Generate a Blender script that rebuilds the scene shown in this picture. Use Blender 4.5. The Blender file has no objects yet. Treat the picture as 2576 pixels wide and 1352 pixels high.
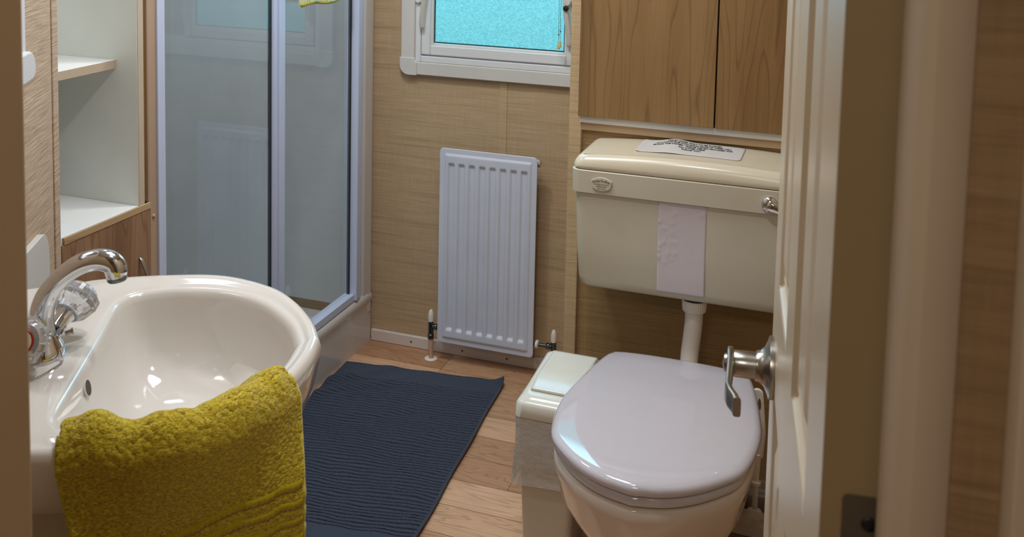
import bpy, bmesh, math, random
from math import sin, cos, pi, radians
from mathutils import Vector, Matrix, noise as mnoise

random.seed(4)
S = bpy.context.scene
COL = S.collection

# ------------------------------------------------------------------ camera
H = 1.43
AZ, PT, RL, FPX, CY = -0.3278, 0.086, -0.0218, 2524.0, -43.0
Fv = Vector((sin(AZ) * cos(PT), cos(AZ) * cos(PT), -sin(PT)))
r0 = Vector((cos(AZ), -sin(AZ), 0.0))
d0 = Fv.cross(r0)
Rv = r0 * cos(RL) + d0 * sin(RL)
Dv = -r0 * sin(RL) + d0 * cos(RL)
cd = bpy.data.cameras.new('camera')
cam = bpy.data.objects.new('camera', cd)
COL.objects.link(cam)
S.camera = cam
mw = Matrix.Identity(4)
for i in range(3):
    mw[i][0], mw[i][1], mw[i][2] = Rv[i], -Dv[i], -Fv[i]
mw[0][3], mw[1][3], mw[2][3] = 0.0, 0.0, H
cam.matrix_world = mw
cd.sensor_width = 36.0
cd.lens = 36.0 * FPX / 2576.0
cd.shift_y = -(676.0 - CY) / 2576.0
cd.clip_start = 0.02
cd.dof.use_dof = True
cd.dof.focus_distance = 2.05
cd.dof.aperture_fstop = 11.0

# ------------------------------------------------------------------ view and world
S.view_settings.view_transform = 'Standard'
S.view_settings.look = 'None'
S.view_settings.gamma = 1.0
S.view_settings.use_curve_mapping = False
S.view_settings.exposure = 0.0
S.cycles.use_denoising = True
S.cycles.max_bounces = 10
S.cycles.diffuse_bounces = 4
S.cycles.glossy_bounces = 5
S.cycles.transmission_bounces = 8
S.cycles.transparent_max_bounces = 10
S.cycles.sample_clamp_indirect = 6.0
S.cycles.caustics_refractive = False
W = bpy.data.worlds.new('world')
S.world = W
W.use_nodes = True
W.node_tree.nodes['Background'].inputs[0].default_value = (0.75, 0.85, 1.0, 1)
W.node_tree.nodes['Background'].inputs[1].default_value = 0.5


def lamp(name, loc, energy, color, size, target=None, shape='DISK', size_y=None):
    l = bpy.data.lights.new(name, 'AREA')
    l.energy = energy
    l.color = color
    l.shape = shape
    l.size = size
    if size_y:
        l.size_y = size_y
    o = bpy.data.objects.new(name, l)
    COL.objects.link(o)
    o.location = loc
    if target:
        o.rotation_euler = (Vector(target) - Vector(loc)).to_track_quat('-Z', 'Y').to_euler()
    return o


CEIL = 2.12
L_WARM = (0.95, 0.97, 1.0)
lamp('ceiling_spot_light', (-1.05, 1.95, CEIL - 0.035), 5.5, L_WARM, 0.10)
lamp('ceiling_spot_light', (-0.50, 1.25, CEIL - 0.035), 5.5, L_WARM, 0.10)
lamp('added_ceiling_fill_light', (-0.85, 1.75, CEIL - 0.03), 8.5, L_WARM, 0.55)  # added soft fill for the room, not a known fitting
lamp('added_shower_fill_light', (-1.78, 2.30, CEIL - 0.03), 6.5, (0.93, 0.97, 1.0), 0.35)  # added fill that brightens the shower interior, no known lamp there
lamp('hall_lamp_light', (-0.30, -0.45, CEIL - 0.05), 9.0, (1.0, 0.92, 0.82), 0.5)

# ------------------------------------------------------------------ material helpers


def new_mat(name):
    m = bpy.data.materials.new(name)
    m.use_nodes = True
    nt = m.node_tree
    b = nt.nodes['Principled BSDF']
    return m, nt, b


def sl(c):
    """8 bit sRGB -> linear rgba"""
    r = []
    for v in c:
        v = v / 255.0
        r.append(v / 12.92 if v <= 0.04045 else ((v + 0.055) / 1.055) ** 2.4)
    return (r[0], r[1], r[2], 1.0)


def N(nt, kind, **kw):
    n = nt.nodes.new(kind)
    for k, v in kw.items():
        if k.startswith('i_'):
            n.inputs[k[2:].replace('_', ' ')].default_value = v
        else:
            setattr(n, k, v)
    return n


def coords(nt, scale=(1, 1, 1), loc=(0, 0, 0), rot=(0, 0, 0)):
    tc = N(nt, 'ShaderNodeTexCoord')
    mp = N(nt, 'ShaderNodeMapping')
    mp.inputs['Scale'].default_value = scale
    mp.inputs['Location'].default_value = loc
    mp.inputs['Rotation'].default_value = rot
    nt.links.new(tc.outputs['Object'], mp.inputs['Vector'])
    return mp.outputs['Vector']


def noise_tex(nt, vec, scale, detail=3, rough=0.55, dist=0.0):
    n = N(nt, 'ShaderNodeTexNoise')
    n.inputs['Scale'].default_value = scale
    n.inputs['Detail'].default_value = detail
    n.inputs['Roughness'].default_value = rough
    n.inputs['Distortion'].default_value = dist
    nt.links.new(vec, n.inputs['Vector'])
    return n.outputs['Fac']


def ramp(nt, fac, stops):
    r = N(nt, 'ShaderNodeValToRGB')
    el = r.color_ramp.elements
    while len(el) < len(stops):
        el.new(0.5)
    for e, (p, c) in zip(el, stops):
        e.position = p
        e.color = c
    nt.links.new(fac, r.inputs['Fac'])
    return r.outputs['Color']


def bump(nt, b, h, strength, dist=0.001):
    n = N(nt, 'ShaderNodeBump')
    n.inputs['Strength'].default_value = strength
    n.inputs['Distance'].default_value = dist
    nt.links.new(h, n.inputs['Height'])
    nt.links.new(n.outputs['Normal'], b.inputs['Normal'])


def mixc(nt, fac, a, bb, blend='MIX'):
    m = N(nt, 'ShaderNodeMix', data_type='RGBA', blend_type=blend)
    if hasattr(fac, 'links') or hasattr(fac, 'is_linked'):
        nt.links.new(fac, m.inputs[0])
    else:
        m.inputs[0].default_value = fac
    for s, i in ((a, 6), (bb, 7)):
        if isinstance(s, tuple):
            m.inputs[i].default_value = s
        else:
            nt.links.new(s, m.inputs[i])
    return m.outputs[2]


def plain(name, c, rough=0.4, metal=0.0, var=0.03, bscale=None, bstr=0.1, spec=0.5, coat=0.0):
    m, nt, b = new_mat(name)
    v = coords(nt)
    f = noise_tex(nt, v, 9.0, 3)
    c0 = sl(c)
    lo = tuple(x * (1 - var) for x in c0[:3]) + (1,)
    hi = tuple(min(1, x * (1 + var)) for x in c0[:3]) + (1,)
    nt.links.new(ramp(nt, f, [(0.3, lo), (0.7, hi)]), b.inputs['Base Color'])
    b.inputs['Roughness'].default_value = rough
    b.inputs['Metallic'].default_value = metal
    b.inputs['Specular IOR Level'].default_value = spec
    b.inputs['Coat Weight'].default_value = coat
    b.inputs['Coat Roughness'].default_value = 0.05
    if bscale:
        bump(nt, b, noise_tex(nt, v, bscale, 2), bstr)
    return m


def grasscloth(name, c1, c2, c3, strength=0.5, fine=330.0, broad=0.6, run=6):
    m, nt, b = new_mat(name)
    a = noise_tex(nt, coords(nt, (run, run, fine)), 1.0, 3, 0.65)
    a2 = noise_tex(nt, coords(nt, (3, 3, 90)), 1.0, 2, 0.5)
    v2 = noise_tex(nt, coords(nt, (260, 260, 14)), 1.0, 2, 0.6)
    base = ramp(nt, a, [(0.25, sl(c1)), (0.5, sl(c2)), (0.78, sl(c3))])
    dark = ramp(nt, a2, [(0.30, (0.78, 0.76, 0.73, 1)), (0.46, (1, 1, 1, 1))])
    col = mixc(nt, broad, base, dark, 'MULTIPLY')
    wv = ramp(nt, v2, [(0.3, (0.88, 0.88, 0.88, 1)), (0.7, (1.05, 1.05, 1.05, 1))])
    col = mixc(nt, 0.5, col, wv, 'MULTIPLY')
    nt.links.new(col, b.inputs['Base Color'])
    b.inputs['Roughness'].default_value = 0.62
    b.inputs['Specular IOR Level'].default_value = 0.35
    add = N(nt, 'ShaderNodeMath', operation='MULTIPLY_ADD')
    nt.links.new(a2, add.inputs[0])
    add.inputs[1].default_value = broad
    nt.links.new(a, add.inputs[2])
    bump(nt, b, add.outputs[0], strength, 0.0012)
    return m


def wood(name, c1, c2, c3, rough=0.42, axis='z', seed=0.0, ring=1.0):
    m, nt, b = new_mat(name)
    sc = {'z': (9, 9, 0.9), 'x': (0.9, 9, 9), 'y': (9, 0.9, 9)}[axis]
    scf = {'z': (300, 300, 9), 'x': (9, 300, 300), 'y': (300, 9, 300)}[axis]
    v = coords(nt, sc, (seed, seed * 0.7, seed * 1.3))
    w = N(nt, 'ShaderNodeTexNoise')
    w.inputs['Scale'].default_value = 1.0
    w.inputs['Detail'].default_value = 2
    nt.links.new(v, w.inputs['Vector'])
    mul = N(nt, 'ShaderNodeMath', operation='MULTIPLY')
    mul.inputs[1].default_value = 16.0 * ring
    nt.links.new(w.outputs['Fac'], mul.inputs[0])
    fr = N(nt, 'ShaderNodeMath', operation='FRACT')
    nt.links.new(mul.outputs[0], fr.inputs[0])
    line = ramp(nt, fr.outputs[0], [(0.0, (0.66, 0.60, 0.52, 1)), (0.14, (1, 1, 1, 1)), (0.90, (1.03, 1.03, 1.03, 1)), (1.0, (0.66, 0.60, 0.52, 1))])
    broad = ramp(nt, noise_tex(nt, coords(nt, tuple(x * 1.2 for x in sc), (seed + 3, 1, 2)), 1.0, 3), [(0.3, sl(c1)), (0.5, sl(c2)), (0.72, sl(c3))])
    fine = ramp(nt, noise_tex(nt, coords(nt, scf), 1.0, 2), [(0.3, (0.88, 0.87, 0.85, 1)), (0.65, (1.04, 1.04, 1.04, 1))])
    col = mixc(nt, 0.75, broad, line, 'MULTIPLY')
    col = mixc(nt, 0.7, col, fine, 'MULTIPLY')
    nt.links.new(col, b.inputs['Base Color'])
    b.inputs['Roughness'].default_value = rough
    return m


M = {}
M['wallpaper'] = grasscloth('wallpaper_grasscloth', (166, 142, 110), (186, 160, 126), (200, 176, 144), 0.3, 420)
M['wallpaper_ribbed'] = grasscloth('wallpaper_ribbed', (146, 122, 96), (192, 168, 142), (226, 206, 182), 0.9, 620, 0.15, 14)
M['wallpaper_strip'] = grasscloth('wallpaper_strip', (172, 146, 110), (190, 165, 128), (204, 182, 146), 0.3, 420)
M['wallpaper_dark'] = grasscloth('wallpaper_toilet', (140, 112, 72), (158, 130, 90), (174, 148, 108), 0.3, 420)
M['wallpaper_hall'] = grasscloth('wallpaper_hall', (128, 102, 72), (146, 118, 84), (158, 130, 96), 0.2, 240, 0.4)
M['groove'] = plain('trim_gold_brown', (128, 96, 50), 0.6)
M['maple'] = wood('maple_veneer', (122, 94, 58), (138, 108, 68), (150, 120, 80), 0.45, 'z', 2.2)
M['maple_x'] = wood('oak_edge_strip', (168, 140, 100), (190, 162, 122), (200, 176, 140), 0.5, 'y', 1.2, 0.6)
M['walnut'] = wood('brown_veneer', (124, 92, 66), (146, 112, 84), (160, 126, 98), 0.45, 'z', 5.1)
M['pale_edge'] = plain('pale_edging', (196, 180, 158), 0.5)
M['pinkish'] = plain('beige_pilaster', (178, 152, 128), 0.55)
M['shelf_white'] = plain('white_melamine', (230, 232, 230), 0.5)
M['panel_grey'] = plain('grey_white_melamine', (232, 234, 228), 0.5)
M['upvc'] = plain('white_upvc', (218, 220, 222), 0.28)
M['upvc_matt'] = plain('white_upvc_matt', (205, 203, 198), 0.4)  # slightly darker and rougher white than the frame plastic
M['handle_grey'] = plain('grey_white_plastic', (196, 190, 180), 0.4)
M['radiator'] = plain('white_radiator_enamel', (206, 212, 226), 0.32, bscale=900, bstr=0.05)
M['cream_plastic'] = plain('cream_plastic', (212, 203, 180), 0.22, spec=0.5)
M['cream_matt'] = plain('cream_plastic_satin', (198, 192, 172), 0.34)
M['ceramic'] = plain('white_ceramic', (217, 212, 205), 0.07, var=0.01, coat=0.5)
M['ceramic_warm'] = plain('toilet_ceramic', (214, 204, 194), 0.12, var=0.01, coat=0.4)
M['lid_white'] = plain('toilet_lid_plastic', (200, 198, 207), 0.06, var=0.01, coat=1.0)
M['bin_plastic'] = plain('cream_bin_plastic', (218, 220, 210), 0.16)
M['bin_body'] = plain('cream_bin_body_plastic', (192, 185, 170), 0.35)
M['label'] = plain('white_sticker_paper', (206, 198, 202), 0.55, bscale=60, bstr=0.35)
M['notice'] = plain('notice_paper', (208, 207, 204), 0.45)
M['badge'] = plain('cream_badge', (196, 190, 168), 0.35)
M['ink'] = plain('black_ink', (30, 30, 32), 0.6)
M['ink_grey'] = plain('grey_ink', (58, 52, 40), 0.6)
M['chrome'] = plain('chrome', (215, 216, 220), 0.09, 1.0, 0.01)
M['satin'] = plain('satin_nickel', (172, 168, 162), 0.28, 1.0, 0.05)
M['black'] = plain('black_rubber', (18, 18, 20), 0.5)
M['dark_gap'] = plain('dark_glass_edge', (20, 34, 32), 0.2)
M['alu'] = plain('white_aluminium', (198, 208, 232), 0.22, 0.0, 0.01)
M['alu_groove'] = plain('grey_aluminium', (150, 156, 164), 0.3, 0.3, 0.01)
M['tray'] = plain('white_acrylic_tray', (200, 194, 190), 0.16, coat=0.3)
M['shower_wall'] = plain('shower_wall_panel', (190, 196, 200), 0.35)
M['copper'] = plain('painted_copper_pipe', (196, 160, 138), 0.4)
M['brass_dark'] = plain('tarnished_chrome', (110, 116, 118), 0.25, 1.0, 0.1)
M['skirting'] = plain('white_skirting', (212, 202, 196), 0.35)
M['rust'] = plain('rust', (110, 62, 28), 0.8)
M['door'] = plain('cream_door_paint', (196, 182, 158), 0.30, bscale=120, bstr=0.04)
M['door_edge'] = plain('brown_cream_edge_paint', (150, 128, 92), 0.55)
M['jamb'] = plain('cream_architrave', (196, 178, 154), 0.45)
M['jamb_left'] = plain('tan_architrave', (178, 150, 116), 0.5)
M['hinge'] = plain('painted_hinge_metal', (88, 78, 64), 0.6, 0.3, 0.45)
M['ceiling'] = plain('white_ceiling', (226, 220, 208), 0.7)
M['pull'] = plain('cream_cord_pull', (208, 190, 130), 0.5)
M['cord'] = plain('blind_cord', (90, 110, 110), 0.7)
M['brown_box'] = plain('brown_plastic', (112, 88, 70), 0.5)
M['red'] = plain('red_plastic_ring', (150, 22, 26), 0.25)
M['overflow'] = plain('overflow_shadow_hole', (70, 62, 50), 0.6)
M['hedge'] = plain('washer_white', (228, 222, 212), 0.4)


def glass_mat():
    m = bpy.data.materials.new('shower_glass')
    m.use_nodes = True
    nt = m.node_tree
    nt.nodes.clear()
    out = N(nt, 'ShaderNodeOutputMaterial')
    tr = N(nt, 'ShaderNodeBsdfTransparent')
    tr.inputs[0].default_value = (0.95, 0.97, 0.97, 1)
    gl = N(nt, 'ShaderNodeBsdfGlossy')
    gl.inputs['Roughness'].default_value = 0.015
    fr = N(nt, 'ShaderNodeFresnel')
    fr.inputs[0].default_value = 1.5
    mx = N(nt, 'ShaderNodeMixShader')
    ge = N(nt, 'ShaderNodeNewGeometry')
    inv = N(nt, 'ShaderNodeMath', operation='SUBTRACT')
    inv.inputs[0].default_value = 1.0
    nt.links.new(ge.outputs['Backfacing'], inv.inputs[1])
    pr_ = N(nt, 'ShaderNodeMath', operation='MULTIPLY')
    nt.links.new(inv.outputs[0], pr_.inputs[0])
    nt.links.new(fr.outputs[0], pr_.inputs[1])
    p2 = N(nt, 'ShaderNodeMath', operation='MULTIPLY')
    p2.inputs[1].default_value = 1.8
    p2.use_clamp = True
    nt.links.new(pr_.outputs[0], p2.inputs[0])
    nt.links.new(p2.outputs[0], mx.inputs[0])
    nt.links.new(tr.outputs[0], mx.inputs[1])
    nt.links.new(gl.outputs[0], mx.inputs[2])
    nt.links.new(mx.outputs[0], out.inputs[0])
    return m


def crystal_mat():
    m, nt, b = new_mat('clear_acrylic')
    b.inputs['Base Color'].default_value = (0.95, 0.96, 0.98, 1)
    b.inputs['Transmission Weight'].default_value = 0.75
    b.inputs['Roughness'].default_value = 0.05
    b.inputs['IOR'].default_value = 1.49
    return m


def film_mat():
    m, nt, b = new_mat('white_bin_liner_film')
    v = coords(nt, (1, 1, 1))
    b.inputs['Base Color'].default_value = sl((206, 204, 200))
    b.inputs['Roughness'].default_value = 0.3
    b.inputs['Alpha'].default_value = 0.72
    bump(nt, b, noise_tex(nt, v, 28, 5, 0.7), 0.9, 0.006)
    return m


def pane_mat():
    m, nt, b = new_mat('obscured_window_pane')
    v = coords(nt)
    f = noise_tex(nt, coords(nt, (1, 1, 1.3)), 210, 3, 0.6, 0.8)
    g = N(nt, 'ShaderNodeSeparateXYZ')
    tc = N(nt, 'ShaderNodeTexCoord')
    nt.links.new(tc.outputs['Object'], g.inputs[0])
    # pane emission stands in for daylight, boosted in the unseen upper part
    st = ramp(nt, g.outputs['Z'], [(0.0, (0.088, 0.088, 0.088, 1)), (0.215, (0.106, 0.106, 0.106, 1)), (0.31, (0.65, 0.65, 0.65, 1)), (0.6, (0.95, 0.95, 0.95, 1))])
    mr = N(nt, 'ShaderNodeMath', operation='MULTIPLY')
    mr.inputs[1].default_value = 10.0
    nt.links.new(st, mr.inputs[0])
    tint = ramp(nt, g.outputs['Z'], [(0.19, (1, 1, 1, 1)), (0.34, (1.6, 0.86, 1.15, 1))])
    col = ramp(nt, f, [(0.34, (0.075, 0.38, 0.45, 1)), (0.5, (0.125, 0.53, 0.62, 1)), (0.66, (0.19, 0.66, 0.76, 1))])
    col = mixc(nt, 1.0, col, tint, 'MULTIPLY')
    b.inputs['Base Color'].default_value = (0.1, 0.25, 0.28, 1)
    b.inputs['Roughness'].default_value = 0.25
    nt.links.new(col, b.inputs['Emission Color'])
    nt.links.new(mr.outputs[0], b.inputs['Emission Strength'])
    bump(nt, b, f, 0.5, 0.002)
    return m


def floor_mat():
    m, nt, b = new_mat('wood_plank_vinyl')
    pw = 0.1035
    br = N(nt, 'ShaderNodeTexBrick')
    br.offset = 0.37
    br.offset_frequency = 3
    br.inputs['Scale'].default_value = 1.0
    br.inputs['Brick Width'].default_value = 0.62
    br.inputs['Row Height'].default_value = pw
    br.inputs['Mortar Size'].default_value = 0.0009
    br.inputs['Mortar Smooth'].default_value = 0.3
    br.inputs['Bias'].default_value = 0.0
    br.inputs['Color1'].default_value = sl((164, 120, 84))
    br.inputs['Color2'].default_value = sl((216, 178, 144))
    br.inputs['Mortar'].default_value = sl((104, 66, 38))
    nt.links.new(coords(nt, (1, 1, 1), (-0.12, -(2.602 % pw), 0)), br.inputs['Vector'])
    # per plank shift so that the grain breaks at joints
    sep = N(nt, 'ShaderNodeSeparateColor')
    nt.links.new(br.outputs['Color'], sep.inputs[0])
    tc = N(nt, 'ShaderNodeTexCoord')
    mp = N(nt, 'ShaderNodeMapping')
    mp.inputs['Scale'].default_value = (2.2, 17, 1)
    nt.links.new(tc.outputs['Object'], mp.inputs[0])
    cmb = N(nt, 'ShaderNodeCombineXYZ')
    mu = N(nt, 'ShaderNodeMath', operation='MULTIPLY')
    mu.inputs[1].default_value = 55.0
    nt.links.new(sep.outputs[2], mu.inputs[0])
    nt.links.new(mu.outputs[0], cmb.inputs[0])
    nt.links.new(mu.outputs[0], cmb.inputs[2])
    ad = N(nt, 'ShaderNodeVectorMath', operation='ADD')
    nt.links.new(mp.outputs[0], ad.inputs[0])
    nt.links.new(cmb.outputs[0], ad.inputs[1])
    n1 = N(nt, 'ShaderNodeTexNoise')
    n1.inputs['Scale'].default_value = 1.0
    n1.inputs['Detail'].default_value = 3
    n1.inputs['Distortion'].default_value = 0.9
    nt.links.new(ad.outputs[0], n1.inputs['Vector'])
    m2 = N(nt, 'ShaderNodeMath', operation='MULTIPLY')
    m2.inputs[1].default_value = 13.0
    nt.links.new(n1.outputs['Fac'], m2.inputs[0])
    fr = N(nt, 'ShaderNodeMath', operation='FRACT')
    nt.links.new(m2.outputs[0], fr.inputs[0])
    line = ramp(nt, fr.outputs[0], [(0.0, (0.70, 0.63, 0.58, 1)), (0.28, (1, 1, 1, 1)), (0.85, (1.06, 1.04, 1.02, 1)), (1.0, (0.70, 0.63, 0.58, 1))])
    fine = ramp(nt, noise_tex(nt, coords(nt, (12, 330, 1)), 1.0, 3), [(0.3, (0.80, 0.77, 0.74, 1)), (0.65, (1.05, 1.05, 1.05, 1))])
    col = mixc(nt, 0.8, br.outputs['Color'], line, 'MULTIPLY')
    col = mixc(nt, 0.8, col, fine, 'MULTIPLY')
    nt.links.new(col, b.inputs['Base Color'])
    b.inputs['Roughness'].default_value = 0.38
    return m


def fabric(name, c1, c2, scale, strength, dist=0.002, rough=0.9, sheen=0.3, stretch=(1, 1, 1)):
    m, nt, b = new_mat(name)
    v = coords(nt, stretch)
    f = noise_tex(nt, v, scale, 3, 0.6, 0.4)
    nt.links.new(ramp(nt, f, [(0.32, sl(c1)), (0.62, sl(c2))]), b.inputs['Base Color'])
    b.inputs['Roughness'].default_value = rough
    b.inputs['Specular IOR Level'].default_value = 0.15
    b.inputs['Sheen Weight'].default_value = sheen
    b.inputs['Sheen Roughness'].default_value = 0.5
    bump(nt, b, f, strength, dist)
    return m


M['glass'] = glass_mat()
M['crystal'] = crystal_mat()
M['film'] = film_mat()
M['pane'] = pane_mat()
M['floor'] = floor_mat()
M['towel'] = fabric('yellow_terry', (150, 122, 4), (214, 194, 52), 1.0, 1.0, 0.003, stretch=(260, 260, 620))
M['towel_hem'] = fabric('yellow_hem', (190, 178, 60), (222, 212, 96), 500, 0.5)
M['towel_band'] = fabric('yellow_band', (158, 138, 8), (186, 166, 22), 600, 0.5)
M['mat'] = fabric('navy_cotton', (42, 50, 64), (70, 78, 94), 420, 0.6, 0.002, sheen=0.08)
M['mat_hem'] = fabric('navy_hem', (38, 46, 62), (54, 62, 80), 600, 0.5)


def stripe_fabric():
    m, nt, b = new_mat('green_striped_cotton')
    f = noise_tex(nt, coords(nt, (6, 190, 10)), 1.0, 2, 0.5)
    nt.links.new(ramp(nt, f, [(0.35, sl((140, 146, 50))), (0.5, sl((206, 208, 150))), (0.7, sl((226, 226, 200)))]), b.inputs['Base Color'])
    b.inputs['Roughness'].default_value = 0.8
    bump(nt, b, f, 0.6, 0.002)
    return m


M['stripe'] = stripe_fabric()

# ------------------------------------------------------------------ geometry helpers
TH = radians(28)
CT, ST = cos(TH), sin(TH)


def uvw(u, v, z):
    return (-ST * u + CT * v, CT * u + ST * v, z)


class MB:
    def __init__(self, tf=None):
        self.v, self.f, self.tf = [], [], tf

    def add(self, vs, fs):
        o = len(self.v)
        for p in vs:
            self.v.append(tuple(self.tf(*p)) if self.tf else tuple(p))
        for f in fs:
            self.f.append([i + o for i in f])
        return self

    def box(self, x0, x1, y0, y1, z0, z1):
        vs = [(x, y, z) for z in (z0, z1) for y in (y0, y1) for x in (x0, x1)]
        fs = [(0, 2, 3, 1), (4, 5, 7, 6), (0, 1, 5, 4), (2, 6, 7, 3), (0, 4, 6, 2), (1, 3, 7, 5)]
        return self.add(vs, fs)

    def prism(self, pts, a0, a1, axis='z'):
        """pts 2d polygon, extruded between a0 and a1 along axis"""
        def mk(p, a):
            if axis == 'z':
                return (p[0], p[1], a)
            if axis == 'y':
                return (p[0], a, p[1])
            return (a, p[0], p[1])
        n = len(pts)
        vs = [mk(p, a0) for p in pts] + [mk(p, a1) for p in pts]
        fs = [list(range(n))[::-1], list(range(n, 2 * n))]
        fs += [(i, (i + 1) % n, n + (i + 1) % n, n + i) for i in range(n)]
        return self.add(vs, fs)

    def loft(self, rings, cap0=True, cap1=True, closed=True):
        n = len(rings[0])
        vs = [p for r in rings for p in r]
        fs = []
        for k in range(len(rings) - 1):
            for i in range(n if closed else n - 1):
                j = (i + 1) % n
                fs.append((k * n + i, k * n + j, (k + 1) * n + j, (k + 1) * n + i))
        if cap0:
            fs.append(list(range(n))[::-1])
        if cap1:
            fs.append([(len(rings) - 1) * n + i for i in range(n)])
        return self.add(vs, fs)

    def tube(self, path, radii, n=16, sq=(1, 1), up=(0, 0, 1), caps=True):
        P = [Vector(p) for p in path]
        if not isinstance(radii, (list, tuple)):
            radii = [radii] * len(P)
        rings = []
        ref = Vector(up)
        prev = None
        for i, p in enumerate(P):
            t = (P[min(i + 1, len(P) - 1)] - P[max(i - 1, 0)]).normalized()
            if prev is None:
                a = ref.cross(t)
                if a.length < 1e-3:
                    a = Vector((1, 0, 0)).cross(t)
                a.normalize()
            else:
                a = prev - t * prev.dot(t)
                a.normalize()
            prev = a
            b = t.cross(a)
            rings.append([tuple(p + (a * cos(2 * pi * k / n) * sq[0] + b * sin(2 * pi * k / n) * sq[1]) * radii[i]) for k in range(n)])
        return self.loft(rings, caps, caps)

    def lathe(self, prof, centre, axis='z', n=32):
        """prof list of (r, h); around axis through centre"""
        rings = []
        cx, cy, cz = centre
        ax = Vector({'x': (1, 0, 0), 'y': (0, 1, 0), 'z': (0, 0, 1)}[axis]) if isinstance(axis, str) else Vector(axis).normalized()
        a = ax.orthogonal().normalized()
        b = ax.cross(a)
        for r, h in prof:
            r = max(r, 1e-5)
            rings.append([tuple(Vector((cx, cy, cz)) + ax * h + (a * cos(2 * pi * k / n) + b * sin(2 * pi * k / n)) * r) for k in range(n)])
        return self.loft(rings)

    def build(self, name, mat, parent=None, smooth=False, bevel=0.0, seg=2, origin=None, auto=None, subsurf=0, solid=0.0):
        base = Vector(origin) if origin else (parent_origin(parent) if parent else Vector((0, 0, 0)))
        me = bpy.data.meshes.new(name)
        me.from_pydata([tuple(Vector(p) - base) for p in self.v], [], self.f)
        bm = bmesh.new()
        bm.from_mesh(me)
        bmesh.ops.recalc_face_normals(bm, faces=bm.faces)
        bm.to_mesh(me)
        bm.free()
        me.materials.append(M[mat] if isinstance(mat, str) else mat)
        if smooth:
            for p in me.polygons:
                p.use_smooth = True
            if auto is not None:
                me.set_sharp_from_angle(angle=radians(auto))
        o = bpy.data.objects.new(name, me)
        COL.objects.link(o)
        if parent:
            o.parent = parent
        else:
            o.location = base
        if solid:
            md = o.modifiers.new('solid', 'SOLIDIFY')
            md.thickness = solid
            md.offset = 0
        if bevel:
            md = o.modifiers.new('bevel', 'BEVEL')
            md.width = bevel
            md.segments = seg
            md.limit_method = 'ANGLE'
            md.angle_limit = radians(35)
            for p in me.polygons:
                p.use_smooth = True
            me.set_sharp_from_angle(angle=radians(35))
            md.harden_normals = False
        if subsurf:
            md = o.modifiers.new('sub', 'SUBSURF')
            md.levels = subsurf
            md.render_levels = subsurf
        return o


def parent_origin(p):
    v = Vector((0, 0, 0))
    while p is not None:
        v += p.location
        p = p.parent
    return v


def tag(o, label=None, cat=None, group=None, kind=None):
    if label:
        o['label'] = label
    if cat:
        o['category'] = cat
    if group:
        o['group'] = group
    if kind:
        o['kind'] = kind
    return o


def thing(name, label, cat, loc, group=None):
    o = bpy.data.objects.new(name, None)
    o.empty_display_size = 0.05
    COL.objects.link(o)
    o.location = loc
    return tag(o, label, cat, group)


def struct_root(name, loc, label=None):
    o = bpy.data.objects.new(name, None)
    COL.objects.link(o)
    o.location = loc
    o['kind'] = 'structure'
    if label:
        o['label'] = label
    return o


def struct(name, mb, mat, label=None, cat=None, **kw):
    o = mb.build(name, mat, **kw)
    o['kind'] = 'structure'
    if label:
        o['label'] = label
    if cat:
        o['category'] = cat
    return o


def spline(pts, n):
    """catmull-rom through 2d/3d points, n samples"""
    P = [Vector(p) for p in pts]
    out = []
    m = len(P) - 1
    for k in range(n):
        t = k / (n - 1) * m
        i = min(int(t), m - 1)
        f = t - i
        a, b, c, d = P[max(i - 1, 0)], P[i], P[i + 1], P[min(i + 2, m)]
        out.append(0.5 * ((2 * b) + (c - a) * f + (2 * a - 5 * b + 4 * c - d) * f * f + (3 * b - a - 3 * c + d) * f ** 3))
    return out


def text_mesh(name, body, size, mat, place, parent, depth=0.0002, bold=0.0, align='CENTER', sx=1.0):
    """text laid in local xy then mapped by place(x, y, z)->world"""
    cu = bpy.data.curves.new(name, 'FONT')
    cu.body = body
    cu.size = size
    cu.align_x = align
    cu.align_y = 'CENTER'
    cu.extrude = depth
    cu.offset = bold
    cu.resolution_u = 2
    cu.space_line = 0.95
    tmp = bpy.data.objects.new(name + '_tmp', cu)
    COL.objects.link(tmp)
    dg = bpy.context.evaluated_depsgraph_get()
    me0 = bpy.data.meshes.new_from_object(tmp.evaluated_get(dg))
    mb = MB()
    mb.v = [tuple(place(v.co.x * sx, v.co.y, v.co.z)) for v in me0.vertices]
    mb.f = [list(p.vertices) for p in me0.polygons]
    bpy.data.objects.remove(tmp)
    bpy.data.curves.remove(cu)
    bpy.data.meshes.remove(me0)
    return mb.build(name, mat, parent)


WY = 2.82      # window wall
TX = -1.409    # shower front plane
PY = 2.34      # toilet recess wall
RX = 0.16      # right wall

# ------------------------------------------------------------------ structure
b = MB().box(-2.35, 1.0, -1.4, 3.0, -0.03, 0.0)
struct('floor', b, 'floor', 'floor of warm brown wood plank vinyl', 'floor')
b = MB().box(-2.35, 1.0, -1.4, 3.0, CEIL, CEIL + 0.03)
struct('ceiling', b, 'ceiling', 'plain off-white ceiling', 'ceiling')

# window wall with its opening
WX0, WX1, WZ0, WZ1 = -1.262, -0.70, 0.918, 1.60
b = MB()
b.box(-2.2, WX0, WY, WY + 0.06, 0, CEIL)
b.box(WX1, RX, WY, WY + 0.06, 0, CEIL)
b.box(WX0, WX1, WY, WY + 0.06, 0, WZ0)
b.box(WX0, WX1, WY, WY + 0.06, WZ1, CEIL)
struct('wall_back', b, 'wallpaper', 'beige grasscloth wall behind the radiator, below the window', 'wall')
b = MB().box(-0.989, -0.966, WY - 0.003, WY, 0.04, 0.90)
struct('trim_1', b, 'wallpaper_strip', 'narrow vertical joint strip on the window wall above the radiator', 'trim', bevel=0.0012)

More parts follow.
